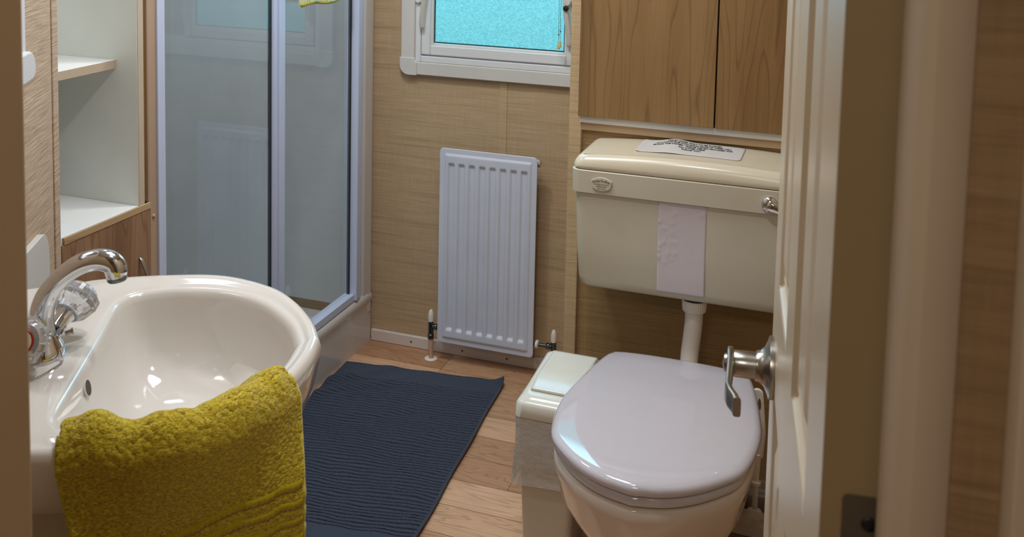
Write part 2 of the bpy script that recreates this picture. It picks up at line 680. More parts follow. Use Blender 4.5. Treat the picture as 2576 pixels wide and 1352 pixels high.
# angled wall behind the basin
VW = -0.5347
b = MB(uvw)
b.box(0.985, 1.912, VW - 0.03, VW, 0, CEIL)
struct('wall_left', b, 'wallpaper_ribbed', 'ribbed beige angled wall behind the basin', 'wall')
b = MB(uvw).box(1.912, 1.924, VW - 0.03, VW - 0.004, 0, CEIL)
struct('trim_2', b, 'groove', 'gold brown groove between the angled wall and its edge strip', 'trim')
b = MB(uvw).box(1.924, 1.957, VW - 0.03, VW, 0, CEIL)
struct('trim_3', b, 'wallpaper_ribbed', 'narrow ribbed edge strip beside the open shelves', 'trim', bevel=0.002)

# toilet recess: return, post strip and panel
b = MB()
b.box(-0.641, -0.609, PY, WY - 0.001, 0, CEIL)
struct('trim_4', b, 'wallpaper_strip', 'vertical grasscloth strip at the left edge of the toilet recess', 'trim', bevel=0.002)
b = MB()
b.box(-0.609, RX, PY + 0.012, PY + 0.03, 0, CEIL)
struct('wall_toilet', b, 'wallpaper_dark', 'horizontally grained brown wall panel behind the cistern', 'wall')
b = MB().box(RX, RX + 0.04, 0.66, WY + 0.06, 0, CEIL)
struct('wall_right', b, 'wallpaper', 'wall on the toilet side behind the open door', 'wall')

# front wall (doorway)
JL, JR = -0.6085, 0.029
b = MB()
b.box(-1.05, JL - 0.012, 0.575, 0.615, 0, CEIL)
b.box(JR + 0.012, 1.0, 0.575, 0.615, 0, CEIL)
b.box(JL - 0.012, JR + 0.012, 0.575, 0.615, 2.0, CEIL)
struct('wall_front', b, 'wallpaper_hall', 'wood grained wall around the doorway', 'wall')
b = MB()
b.box(JL - 0.06, JL, 0.555, 0.612, 0, 2.0)
struct('trim_5', b, 'jamb_left', 'tan door architrave at the left edge of the picture', 'trim', bevel=0.004, seg=3)
# right architrave, rounded front
prof = [(JR, 0.617), (JR, 0.597), (JR + 0.002, 0.585), (JR + 0.007, 0.574), (JR + 0.015, 0.567), (JR + 0.026, 0.568), (JR + 0.034, 0.574), (JR + 0.034, 0.617)]
b = MB().prism(prof, 0, 2.0)
struct('trim_6', b, 'jamb', 'rounded cream door architrave right of the open door', 'trim', smooth=True, auto=40)
b = MB().prism([(0.089, 0.575), (0.089, 0.566), (0.093, 0.559), (0.12, 0.559), (0.12, 0.575)], 0, CEIL)
struct('trim_7', b, 'jamb', 'cream corner trim at the far right edge of the picture', 'trim', bevel=0.001)
# hall shell beyond the doorway, behind the photographer
b = MB()
b.box(-1.05, -1.0, -1.4, 0.575, 0, CEIL)
b.box(0.95, 1.0, -1.4, 0.575, 0, CEIL)
b.box(-1.05, 1.0, -1.4, -1.35, 0, CEIL)
struct('wall_hall', b, 'wallpaper_hall', 'walls of the hall outside the bathroom', 'wall')

# shower recess shell
b = MB()
b.box(-2.21, -2.17, 1.74, WY, 0, CEIL)
b.box(-2.17, TX - 0.02, WY - 0.012, WY - 0.001, 0.1, CEIL)
b.box(-2.17, TX - 0.03, 1.762, 1.776, 0, CEIL)
struct('wall_shower', b, 'shower_wall', 'plain grey-white wall panels inside the shower', 'wall')
b = MB()
b.box(-2.21, -2.17, 0.615, 1.74, 0, CEIL)
struct('wall_far_left', b, 'wallpaper', 'outer wall behind the shelves', 'wall')

# skirting
b = MB()
b.box(TX + 0.001, -0.642, WY - 0.012, WY, 0.0, 0.036)
sk = struct('baseboard_back', b, 'skirting', 'low white skirting board under the radiator', 'baseboard', bevel=0.002)
for x in (-1.266, -1.092, -0.945):
    MB().lathe([(0.0012, 0), (0.0034, 0.0006), (0.0012, 0.001)], (x, WY - 0.0122, 0.018), (0, -1, 0), 12).build('screw', 'rust', sk)

# ------------------------------------------------------------------ window
win = struct_root('window_1', (-0.98, WY, 0.92), 'white framed window with obscured blue glass above the radiator')
win['category'] = 'window'


def rect_frame(x0, x1, z0, z1, w, y0, y1):
    m = MB()
    m.box(x0, x0 + w, y0, y1, z0, z1)
    m.box(x1 - w, x1, y0, y1, z0, z1)
    m.box(x0 + w, x1 - w, y0, y1, z0, z0 + w)
    m.box(x0 + w, x1 - w, y0, y1, z1 - w, z1)
    return m


# cover strip on the wall
OX0, OX1, OZ0, OZ1 = -1.311, -0.642, 0.876, 1.66
b = MB()
b.box(OX0, OX0 + 0.047, WY - 0.020, WY - 0.001, OZ0 + 0.045, OZ1)
b.box(OX0 + 0.047, OX1, WY - 0.020, WY - 0.001, OZ0, OZ0 + 0.040)
b.box(OX0, OX1, WY - 0.020, WY - 0.001, OZ1 - 0.045, OZ1)
b.build('cover_strip', 'upvc_matt', win, bevel=0.0025)
# rounded corner piece
r = 0.030
pts = [(OX0 - 0.002, OZ0 + 0.052), (OX0 - 0.002, OZ0 + r)]
pts += [(OX0 - 0.002 + r - r * cos(a), OZ0 - 0.002 + r - r * sin(a)) for a in [pi / 2 * k / 8 for k in range(9)]]
pts += [(OX0 + 0.055, OZ0 - 0.002), (OX0 + 0.055, OZ0 + 0.040), (OX0 + 0.049, OZ0 + 0.042), (OX0 + 0.047, OZ0 + 0.052)]
b = MB().prism(pts, WY - 0.023, WY - 0.001, 'y')
b.build('corner_cap', 'upvc_matt', win, bevel=0.0015)
# outer fixed frame inside the cover
b = rect_frame(OX0 + 0.046, OX1 + 0.0, OZ0 + 0.040, OZ1 - 0.04, 0.020, WY - 0.016, WY + 0.03)
b.build('frame', 'upvc', win, bevel=0.003, seg=3)
# opening sash
SX0, SX1, SZ0, SZ1 = -1.243, -0.752, 0.940, 1.58
b = rect_frame(SX0, SX1, SZ0, SZ1, 0.030, WY - 0.018, WY + 0.02)
b.build('sash', 'upvc', win, bevel=0.003, seg=3)
b = rect_frame(SX0 + 0.028, SX1 - 0.028, SZ0 + 0.028, SZ1 - 0.028, 0.009, WY - 0.013, WY + 0.012)
b.build('glazing_bead', 'upvc', win, bevel=0.003, seg=3)
b = MB().box(SX0 + 0.034, SX1 - 0.034, WY - 0.003, WY + 0.003, SZ0 + 0.034, SZ1 - 0.034)
b.build('pane', 'pane', win)
b = rect_frame(SX0 + 0.0375, SX1 - 0.0375, SZ0 + 0.0375, SZ1 - 0.0375, 0.003, WY - 0.005, WY - 0.003)
b.build('seal', 'dark_gap', win)


def win_handle(x, zb, curve):
    # flat paddle handle hanging down, bowed away from the sash
    path = spline([(x + curve * 0.012, WY - 0.036, zb + 0.15), (x + curve * 0.010, WY - 0.042, zb + 0.11), (x + curve * 0.002, WY - 0.040, zb + 0.06), (x - curve * 0.002, WY - 0.036, zb + 0.02), (x - curve * 0.001, WY - 0.034, zb)], 16)
    m = MB().tube([tuple(p) for p in path], [0.0075, 0.0078, 0.008, 0.008, 0.008, 0.008, 0.008, 0.0082, 0.0085, 0.0088, 0.009, 0.009, 0.009, 0.0088, 0.0078, 0.0045], 14, (0.95, 0.5), up=(0, 1, 0))
    h = m.build('handle', 'handle_grey', win, smooth=True)
    MB().lathe([(0.012, 0), (0.012, 0.016), (0.008, 0.026)], (x + curve * 0.004, WY - 0.017, zb + 0.13), (0, -1, 0), 20).build('handle_base', 'upvc_matt', win, smooth=True, auto=40)
    return h


win_handle(-1.232, 1.022, 1)
h = win_handle(-0.771, 0.998, -1)
MB().lathe([(0.0085, 0), (0.0085, 0.002), (0.006, 0.003)], (-0.776, WY - 0.050, 1.112), (0, -1, 0), 18).build('handle_plug', 'black', win, smooth=True, auto=40)
MB().lathe([(0.010, 0), (0.011, 0.006), (0.007, 0.012)], (-1.252, WY - 0.017, 1.108), (0, -1, 0), 20).build('screw_cap', 'upvc', win, smooth=True, auto=40)

# blind cords with pulls
for nm, x, yy, zk, zt, lab in (('blind_cord', -0.7935, WY - 0.058, 1.035, 1.012, 'thin blind cord with cream pull hanging lower, left of the pair at the window'),
                               ('blind_cord', -0.7870, WY - 0.064, 1.046, 1.018, 'thin blind cord with cream pull hanging slightly higher, right of the pair at the window')):
    t = thing(nm, lab, 'cord', (x, yy, zt - 0.025), 'blind cords at the window')
    top = x + (0.001 if x < -0.79 else 0.003)
    MB().tube([(top, yy, 1.62), (top, yy, 1.2), (x - 0.001, yy, 1.10), (x, yy, zk)], 0.0007, 8).build('cord', 'cord', t, smooth=True)
    MB().lathe([(0.0004, -0.003), (0.0026, -0.001), (0.0026, 0.001), (0.0004, 0.003)], (x, yy, zk), 'z', 10).build('knot', 'cord', t, smooth=True)
    MB().tube([(x, yy, zk), (x - 0.0005, yy, zt)], 0.0006, 6).build('cord_end', 'cord', t, smooth=True)
    MB().lathe([(0.0020, 0), (0.0034, -0.004), (0.0042, -0.017), (0.0042, -0.019), (0.001, -0.019)], (x - 0.0005, yy, zt), 'z', 14).build('pull', 'pull', t, smooth=True, auto=50)

# ------------------------------------------------------------------ radiator
RX0, RX1, RZ0, RZ1, RY = -1.150, -0.843, 0.066, 0.672, WY - 0.075
rad = thing('radiator', 'white steel panel radiator with vertical ribs on the window wall', 'radiator', ((RX0 + RX1) / 2, WY, RZ0))
nx, nz = 150, 220
vs, fs = [], []
cx = (RX0 + RX1) / 2


def rad_h(x, z):
    # depth of the pressed face, positive towards the room
    e = min(x - RX0, RX1 - x, z - RZ0, RZ1 - z)
    d = 0.0
    t = min(max((e - 0.016) / 0.006, 0), 1)
    d += 0.0045 * (t * t * (3 - 2 * t))
    p = (x - RX0 - 0.0385) / 0.0329
    k = round(p)
    if 0 <= k <= 7:
        a = abs(p - k) * 0.0329
        wx = min(max((0.0115 - a) / 0.0035, 0), 1)
        zt = min((RZ1 - 0.042) - z, z - (RZ0 + 0.040))
        wz = min(max(zt / 0.010, 0), 1)
        w = min(wx, 1) * wz
        d -= 0.0075 * (w * w * (3 - 2 * w))
    return d


zs = [RZ0 + (RZ1 - RZ0) * j / nz for j in range(nz + 1)]
xs = [RX0 + (RX1 - RX0) * i / nx for i in range(nx + 1)]
for z in zs:
    for x in xs:
        xx, zz = x, z
        # rounded corners
        rr = 0.012
        cxn = min(max(x, RX0 + rr), RX1 - rr)
        czn = min(max(z, RZ0 + rr), RZ1 - rr)
        dx, dz = x - cxn, z - czn
        if dx and dz:
            L = math.hypot(dx, dz)
            mm = max(abs(dx), abs(dz))
            xx, zz = cxn + dx / L * mm, czn + dz / L * mm
        vs.append((xx, RY - rad_h(x, z), zz))
for j in range(nz):
    for i in range(nx):
        a = j * (nx + 1) + i
        fs.append((a, a + 1, a + nx + 2, a + nx + 1))
MB().add(vs, fs).build('front_panel', 'radiator', rad, smooth=True, solid=0.003)
b = MB()
for x in (RX0 + 0.06, RX1 - 0.06):
    b.box(x - 0.015, x + 0.015, RY + 0.022, WY - 0.0005, RZ0 + 0.06, RZ1 - 0.06)
b.build('wall_bracket', 'radiator', rad, bevel=0.002)
MB().box(RX0 + 0.008, RX1 - 0.008, RY + 0.002, RY + 0.022, RZ0 + 0.008, RZ1 - 0.008).build('back_panel', 'radiator', rad, bevel=0.004, seg=3)
MB().lathe([(0.011, 0), (0.011, 0.006), (0.010, 0.008)], (RX1 - 0.008, RY + 0.012, RZ1 - 0.020), 'x', 20).build('socket', 'radiator', rad, smooth=True, auto=40)
MB().lathe([(0.0105, 0), (0.0115, 0.001), (0.0115, 0.006), (0.009, 0.0075)], (RX1 + 0.0005, RY + 0.012, RZ1 - 0.020), 'x', 20).build('vent_plug', 'chrome', rad, smooth=True, auto=40)
MB().lathe([(0.009, 0), (0.009, 0.009), (0.004, 0.011)], (RX0 + 0.006, RY + 0.012, RZ1 - 0.026), (-1, 0, 0), 16).build('socket', 'radiator', rad, smooth=True, auto=40)


def valve(x, zb, side, lab, pipe):
    y = RY + 0.014
    t = thing('radiator_valve', lab, 'valve', (x, y, 0), 'radiator valves')
    zc = 0.104
    MB().lathe([(0.0085, 0), (0.0088, 0.022), (0.005, 0.034), (0.0032, 0.036)], (x, y, zc + 0.016), 'z', 20).build('cap', 'hedge', t, smooth=True, auto=35)
    MB().lathe([(0.0082, -0.026), (0.0082, 0.016)], (x, y, zc), 'z', 20).build('body', 'brass_dark', t, smooth=True, auto=35)
    MB().lathe([(0.0098, -0.040), (0.0103, -0.038), (0.0103, -0.026), (0.009, -0.024)], (x, y, zc), 'z', 8).build('nut', 'brass_dark', t, bevel=0.001)
    e = RX0 + 0.004 if side > 0 else RX1 - 0.004
    MB().tube([(x, y, zc), (e, y, zc)], 0.0058, 14).build('arm', 'brass_dark', t, smooth=True, auto=35)
    MB().lathe([(0.009, -0.006), (0.0105, -0.004), (0.0105, 0.004), (0.009, 0.006)], (x + side * 0.016, y, zc), 'x', 8).build('nut', 'brass_dark', t, bevel=0.001)
    if pipe:
        MB().tube([(x + 0.001, y, zc - 0.038), (x + 0.002, y, 0.0)], 0.0075, 18).build('pipe', 'copper', t, smooth=True, auto=35)
        MB().lathe([(0.0085, 0.0001), (0.019, 0.0001), (0.020, 0.0015), (0.018, 0.003), (0.0085, 0.0035)], (x + 0.002, y, 0), 'z', 32).build('pipe_collar', 'hedge', t, smooth=True, auto=35)
    else:
        MB().tube([(x, y, zc - 0.038), (x, y, 0.0)], 0.0075, 18).build('pipe', 'copper', t, smooth=True, auto=35)
        MB().lathe([(0.010, -0.005), (0.0125, -0.003), (0.0125, 0.003), (0.010, 0.005)], (RX1 + 0.008, y, zc), 'x', 18).build('tape_ring', 'hedge', t, smooth=True, auto=35)
    return t


valve(-1.178, 0, 1, 'radiator valve with white cap left of the radiator, pipe into a floor collar', True)
valve(-0.784, 0, -1, 'radiator valve with white cap right of the radiator, behind the bin', False)

# ------------------------------------------------------------------ bath mat
mat_t = thing('bath_mat', 'dark navy ribbed cotton bath mat lying on the wood floor', 'bath mat', (-1.15, 2.25, 0))
A = Vector((-1.397, 2.625, 0))
B = Vector((-0.911, 2.678, 0))
C2 = Vector((-0.850, 1.865, 0))
D2 = Vector((-1.345, 1.79, 0))
nx, ny = 120, 1050
vs, fs = [], []


def band_edge(t, s):
    return 0


for j in range(ny + 1):
    t = j / ny
    for i in range(nx + 1):
        s = i / nx
        P0 = A.lerp(B, s)
        P1 = D2.lerp(C2, s)
        p = P0.lerp(P1, t)
        # slight waviness of outline
        p.x += 0.003 * sin(t * 17 + 1) * (1 - abs(2 * s - 1) * 0.5)
        yl = t * 0.83
        wob = 0.009 * mnoise.noise(Vector((s * 3.0, t * 9.0, 1.7))) + 0.006 * mnoise.noise(Vector((s * 9.0, t * 24.0, 4.1)))
        rib = 0.0
        flat = 1.0
        fl0 = min(max((yl - 0.075) / 0.004, 0), 1)
        fl1 = min(max((0.765 - yl) / 0.004, 0), 1)
        k = ((yl + wob) / 0.0130) % 1.0
        side = min(1.0, min(s, 1 - s) / 0.012)
        groove = math.exp(-(((k - 0.5) / 0.135) ** 4))
        deep = 0.5 + 0.5 * mnoise.noise(Vector((s * 7.0, yl * 60, 9.1)))
        rib = -0.0115 * groove * fl0 * fl1 * side * (0.72 + 0.45 * deep)
        wr = 0.0
        # creases at the far left corner, where it rides up against the tray
        c1 = math.exp(-((s * 1.0 + t * 2.0 - 0.30) / 0.07) ** 2) * math.exp(-(s / 0.35) ** 2)
        c2 = math.exp(-((s * 1.0 + t * 2.2 - 0.55) / 0.06) ** 2) * math.exp(-(s / 0.30) ** 2)
        wr += 0.009 * c1 + 0.008 * c2
        wr += 0.006 * max(0, mnoise.noise(Vector((s * 4, t * 5, 0.3))))
        cn = max(0, 1 - math.hypot((1 - s) * 0.5, t * 0.8) / 0.05)
        wr += 0.016 * cn * cn
        vs.append((p.x, p.y, max(0.0006, 0.0118 + rib) + wr))
for j in range(ny):
    for i in range(nx):
        a = j * (nx + 1) + i
        fs.append((a, a + 1, a + nx + 2, a + nx + 1))
# skirt down to the floor
nb = len(vs)
edge = [i for i in range(nx + 1)] + [(j + 1) * (nx + 1) - 1 for j in range(1, ny + 1)] + [ny * (nx + 1) + i for i in range(nx - 1, -1, -1)] + [j * (nx + 1) for j in range(ny - 1, 0, -1)]
for e in edge:
    x, y, z = vs[e]
    vs.append((x, y, 0.0004))
for k in range(len(edge)):
    k2 = (k + 1) % len(edge)
    fs.append((edge[k], nb + k, nb + k2, edge[k2]))
ed = [vs[e] for e in edge]
MB().add(vs, fs).build('ribbed_cloth', 'mat', mat_t, smooth=True, auto=70)
nloop = ed[::3] + [ed[0]]
MB().tube([(x, y, z - 0.002) for x, y, z in nloop], 0.0032, 8, caps=False).build('hem', 'mat_hem', mat_t, smooth=True)

# ------------------------------------------------------------------ open shelf unit with door below
sh = thing('shelf_unit', 'tall built-in unit with white open shelves beside the shower', 'shelf unit', (-1.56, 1.62, 0))
XB = -1.80
MB().box(XB, TX, 1.716, 1.7335, 0.74, CEIL - 0.02).build('side_panel', 'panel_grey', sh, bevel=0.0008)
MB().box(TX, TX + 0.0015, 1.717, 1.7335, 0.757, CEIL - 0.02).build('edging', 'pale_edge', sh)
MB().box(XB, TX - 0.03, 1.475, 1.487, 0.74, CEIL - 0.02).build('side_panel', 'panel_grey', sh)
MB().box(XB - 0.008, XB, 1.475, 1.7335, 0.0, CEIL - 0.02).build('back_panel', 'panel_grey', sh)
s1 = MB().box(XB, -1.4655, 1.487, 1.7155, 1.050, 1.068).build('shelf', 'shelf_white', sh, bevel=0.0005)
MB().box(-1.4655, -1.464, 1.487, 1.7155, 1.050, 1.0675).build('shelf_edging', 'pale_edge', s1)
s2 = MB().box(XB, TX - 0.001, 1.487, 1.7155, 0.742, 0.7585).build('shelf', 'shelf_white', sh, bevel=0.0005)
MB().box(TX - 0.001, TX + 0.004, 1.50, 1.750, 0.744, 0.7575).build('door_rail', 'maple_x', sh, bevel=0.0006)
dr = MB().box(TX - 0.012, TX + 0.003, 1.495, 1.751, 0.03, 0.7435).build('door', 'walnut', sh, bevel=0.0008)
hp = spline([(TX + 0.003, 1.7130, 0.648), (TX + 0.010, 1.7135, 0.640), (TX + 0.0235, 1.714, 0.612), (TX + 0.028, 1.714, 0.580), (TX + 0.0235, 1.714, 0.548), (TX + 0.003, 1.714, 0.512)], 22)
MB().tube([tuple(p) for p in hp], [0.0012 + 0.0055 * sin(pi * min(1, k / 21)) ** 0.7 for k in range(22)], 12, (0.9, 0.55), up=(1, 0, 0)).build('handle', 'satin', dr, smooth=True)
# slim strips between the unit and the shower
b = MB().box(TX - 0.012, TX - 0.006, 1.734, 1.748, 0.76, CEIL)
struct('trim_8', b, 'groove', 'recessed gold brown strip right of the open shelves', 'trim')
b = MB().box(TX - 0.012, TX - 0.001, 1.7520, 1.776, 0, CEIL)
b.box(TX - 0.012, TX - 0.001, 1.748, 1.7520, 0.7575, CEIL)
pil = struct('trim_9', b, 'pinkish', 'pinkish beige pilaster left of the shower frame', 'trim', bevel=0.001)
MB().lathe([(0.0045, 0), (0.0045, 0.001), (0.003, 0.003), (0.0005, 0.0035)], (TX - 0.001, 1.7645, 0.722), 'x', 18).build('screw_cap', 'pinkish', pil, smooth=True, auto=50)

# ------------------------------------------------------------------ shower
tray = thing('shower_tray', 'white acrylic shower tray with a rounded front lip', 'shower tray', (-1.78, 2.30, 0))
# front profile swept along y : x offset from TX, z
pr = [(0.000, 0.0), (0.000, 0.060), (-0.001, 0.100), (-0.001, 0.122), (0.002, 0.135), (0.004, 0.146), (0.003, 0.156), (-0.003, 0.163), (-0.012, 0.166), (-0.060, 0.166), (-0.075, 0.155), (-0.085, 0.09), (-0.10, 0.07)]
rings = []
for y in (1.778, 2.0, 2.3, 2.6, 2.79, WY - 0.0135):
    rings.append([(TX + a, y, z) for a, z in pr] + [(-2.165, y, 0.07), (-2.165, y, 0.0)])
MB().loft(rings).build('tray_shell', 'tray', tray, smooth=True, auto=45)
# raised back corner upstand, from frame to window wall
up = [(TX - 0.050, 2.752), (TX - 0.012, 2.752), (TX - 0.003, 2.757), (TX - 0.001, 2.766), (TX - 0.002, 2.780), (TX + 0.001, 2.790), (TX + 0.001, 2.806), (TX - 0.001, WY - 0.0135), (TX - 0.050, WY - 0.0135)]
MB().prism(up, 0.10, 1.95).build('upstand', 'tray', tray, smooth=True, auto=50)

enc = thing('shower_enclosure', 'white framed sliding glass shower enclosure left of the window', 'shower enclosure', (TX - 0.03, 2.26, 0.166))
gx = TX - 0.024


def rail(y0, y1, z0, z1, x0, x1, mat='alu', name='frame_post'):
    return MB().box(x0, x1, y0, y1, z0, z1).build(name, mat, enc, bevel=0.0012)


rail(1.7765, 1.793, 0.170, 1.95, gx - 0.012, TX + 0.004)
rail(1.793, 1.7945, 0.170, 1.95, gx - 0.012, TX - 0.002, 'alu_groove', 'groove')
rail(1.7945, 1.806, 0.170, 1.95, gx - 0.012, TX + 0.000)
rail(2.703, 2.7155, 0.170, 1.95, gx - 0.012, TX + 0.004)
rail(2.7155, 2.717, 0.170, 1.95, gx - 0.012, TX - 0.002, 'alu_groove', 'groove')
rail(2.717, 2.735, 0.170, 1.95, gx - 0.012, TX + 0.001)
rail(1.806, 2.703, 0.168, 0.190, gx - 0.014, TX - 0.004, 'alu', 'bottom_rail')
rail(1.806, 2.703, 1.90, 1.95, gx - 0.02, TX + 0.004, 'alu', 'top_rail')
# centre posts
rail(2.2615, 2.267, 0.19, 1.90, gx - 0.010, gx + 0.012, 'alu', 'centre_post')
rail(2.267, 2.2685, 0.19, 1.90, gx - 0.010, gx + 0.010, 'alu_groove', 'groove')
rail(2.2685, 2.280, 0.19, 1.90, gx - 0.010, gx + 0.011, 'alu', 'centre_post')
rail(2.280, 2.2815, 0.19, 1.90, gx - 0.010, gx + 0.010, 'alu_groove', 'groove')
rail(2.2815, 2.308, 0.19, 1.90, gx - 0.010, gx + 0.016, 'alu', 'centre_post')
g = MB().box(gx - 0.003, gx + 0.003, 1.806, 2.254, 0.19, 1.90).build('glass_panel', 'glass', enc)
MB().box(gx - 0.003, gx + 0.0035, 2.254, 2.2615, 0.19, 1.90).build('glass_edge', 'dark_gap', enc)
MB().box(gx - 0.003, gx + 0.003, 2.308, 2.696, 0.19, 1.90).build('glass_panel', 'glass', enc)
MB().box(gx - 0.004, gx + 0.004, 2.6955, 2.7035, 0.19, 1.90).build('glass_edge', 'black', enc)

# cloth hanging over the enclosure, only its bottom fold shows
tw = thing('hand_towel', 'yellow-green striped towel end hanging over the shower glass at the top', 'towel', (TX + 0.015, 2.45, 1.13))
rings = []
for k in range(25):
    z = 1.128 + 0.84 * k / 24
    ring = []
    for i in range(31):
        s = i / 30
        y = 2.350 + 0.28 * s
        x = TX + 0.022 + 0.006 * sin(s * 19 + z * 3) * (0.4 + 0.6 * s)
        ring.append((x, y, z + 0.004 * sin(s * 9)))
    for i in range(30, -1, -1):
        s = i / 30
        y = 2.350 + 0.28 * s
        x = TX + 0.010 + 0.004 * sin(s * 19 + z * 3 + 0.5)
        ring.append((x, y, z + 0.004 * sin(s * 9)))
    rings.append(ring)
MB().loft(rings).build('cloth', 'stripe', tw, smooth=True, auto=60)
MB().tube([(TX + 0.018, 2.348 + 0.284 * k / 20, 1.126 + 0.004 * sin(k / 20 * 9)) for k in range(21)], 0.005, 10).build('hem', 'towel_band', tw, smooth=True)

# ------------------------------------------------------------------ mirror and splashback on the angled wall
mi = thing('mirror', 'white framed wall mirror above the basin, mostly hidden by the doorway', 'mirror', uvw(1.50, VW, 1.12))
b = MB(uvw)
b.box(1.690, 1.7335, VW + 0.0005, VW + 0.012, 1.125, 1.80)
b.box(1.28, 1.322, VW + 0.0005, VW + 0.012, 1.125, 1.80)
b.box(1.322, 1.690, VW + 0.0005, VW + 0.012, 1.76, 1.80)
b.box(1.322, 1.690, VW + 0.0005, VW + 0.012, 1.125, 1.16)
b.build('frame', 'upvc', mi, bevel=0.003)
MB(uvw).box(1.322, 1.690, VW + 0.001, VW + 0.005, 1.16, 1.76).build('glass', 'chrome', mi)
pts = []
for k in range(13):
    a = pi / 2 * k / 12
    pts.append((1.700 + 0.038 * cos(a) ** 0.8, 1.130 + 0.034 * sin(a)))
pts = [(1.66, 1.112), (1.722, 1.114), (1.737, 1.122)] + pts[1:] + [(1.66, 1.164)]
m_ = MB(uvw)
m_.prism([(p[0], p[1]) for p in pts], VW + 0.0125, VW + 0.026, 'y')
m_.build('corner_clip', 'upvc', mi, bevel=0.004, seg=3)

# white curved splashback end
sp = [(1.20, 0.800), (1.842, 0.715), (1.842, 0.75)]
sp = [(1.62, 0.704), (1.8425, 0.704), (1.8425, 0.745)]
for k in range(1, 12):
    a = pi / 2 * k / 11
    sp.append((1.804 + 0.0385 * cos(a), 0.770 + 0.056 * sin(a)))
sp += [(1.70, 0.826), (1.30, 0.826), (1.0, 0.826), (1.0, 0.704)]
b = MB(uvw).prism(sp, VW + 0.0005, VW + 0.012, 'y')
o = b.build('splashback', 'upvc_matt', origin=uvw(1.42, VW, 0.70), bevel=0.0015)
tag(o, 'white splashback board with rounded corner on the angled wall behind the tap', 'splashback')

# ------------------------------------------------------------------ basin
UC, VC = 1.425, -0.215
half_o = [(0.0, -0.5215), (0.12, -0.5215), (0.215, -0.5215), (0.232, -0.508), (0.246, -0.448), (0.263, -0.403), (0.2725, -0.311), (0.262, -0.207), (0.207, -0.124), (0.145, -0.080), (0.066, -0.049), (0.0, -0.037)]
half_i = [(0.0, -0.357), (0.10, -0.357), (0.150, -0.357), (0.176, -0.354), (0.200, -0.340), (0.213, -0.31), (0.217, -0.268), (0.203, -0.199), (0.156, -0.134), (0.077, -0.086), (0.0, -0.067)]


def polar(half, n=96, smooth_n=200):
    P = spline([(a, b, 0) for a, b in half], smooth_n)
    full = [(p.x, p.y) for p in P] + [(-p.x, p.y) for p in reversed(P)]
    out = []
    m = len(full)
    for k in range(n):
        a = 2 * pi * k / n
        dx, dy = cos(a), sin(a)
        best = 0
        for i in range(m):
            x1, y1 = full[i][0], full[i][1] - VC
            x2, y2 = full[(i + 1) % m][0], full[(i + 1) % m][1] - VC
            ex, ey = x2 - x1, y2 - y1
            den = dx * ey - dy * ex
            if abs(den) < 1e-12:
                continue
            t = (x1 * ey - y1 * ex) / den
            s = (x1 * dy - y1 * dx) / den
            if t > 0 and -1e-6 <= s <= 1 + 1e-6:
                best = max(best, t)
        out.append(best)
    return out


NB = 144
RO = polar(half_o, NB)
RI = polar(half_i, NB)


def ring_r(rs, z):
    return [uvw(UC + r * cos(2 * pi * k / NB), VC + r * sin(2 * pi * k / NB), z(k) if callable(z) else z) for k, r in enumerate(rs)]


ZR = 0.790
rings = []
# underside up to rim
for off, z in ((-0.20, 0.60), (-0.15, 0.620), (-0.085, 0.688), (-0.024, 0.703), (-0.012, 0.712), (-0.006, 0.735), (-0.001, 0.762), (0.0, 0.776), (-0.003, 0.785), (-0.008, 0.7895), (-0.014, 0.790)):
    rings.append(ring_r([max(0.02, r + off) for r in RO], z))
# rim from outer to inner, a shallow channel
for f, dz in ((0.30, -0.0015), (0.55, -0.0045), (0.80, -0.0060), (0.93, -0.0060)):
    rings.append(ring_r([(ro - 0.014) + ((ri + 0.004) - (ro - 0.014)) * f for ro, ri in zip(RO, RI)], ZR + dz))
for off, z in ((0.0, -0.0075), (-0.004, -0.012), (-0.007, -0.020)):
    rings.append(ring_r([r + off for r in RI], ZR + z))
for sc, z in ((0.945, -0.040), (0.905, -0.065), (0.85, -0.090), (0.77, -0.112), (0.65, -0.128), (0.45, -0.139), (0.25, -0.143), (0.10, -0.146)):
    rings.append(ring_r([r * sc for r in RI], ZR + z))
bs = thing('basin', 'white ceramic hand basin with a yellow towel over its near rim', 'basin', uvw(UC, -0.30, 0.60))
MB().loft(rings, True, True).build('bowl', 'ceramic', bs, smooth=True, auto=60)
MB().lathe([(0.020, 0.0), (0.021, 0.002), (0.016, 0.003), (0.002, 0.0015)], uvw(UC, VC, ZR - 0.1455), 'z', 28).build('drain', 'chrome', bs, smooth=True, auto=40)
# overflow hole on the back wall of the bowl
c0 = Vector(uvw(1.383, -0.3475, 0.752))
n0 = Vector(uvw(0, 1, 0.25)).normalized()
MB().lathe([(0.0105, -0.004), (0.0125, -0.0002), (0.0105, 0.0012)], tuple(c0), tuple(n0), 28).build('overflow_ring', 'ceramic', bs, smooth=True, auto=50)
MB().lathe([(0.0104, 0.0), (0.0104, 0.0016), (0.001, 0.0016)], tuple(c0), tuple(n0), 28).build('overflow_hole', 'overflow', bs, smooth=True, auto=40)

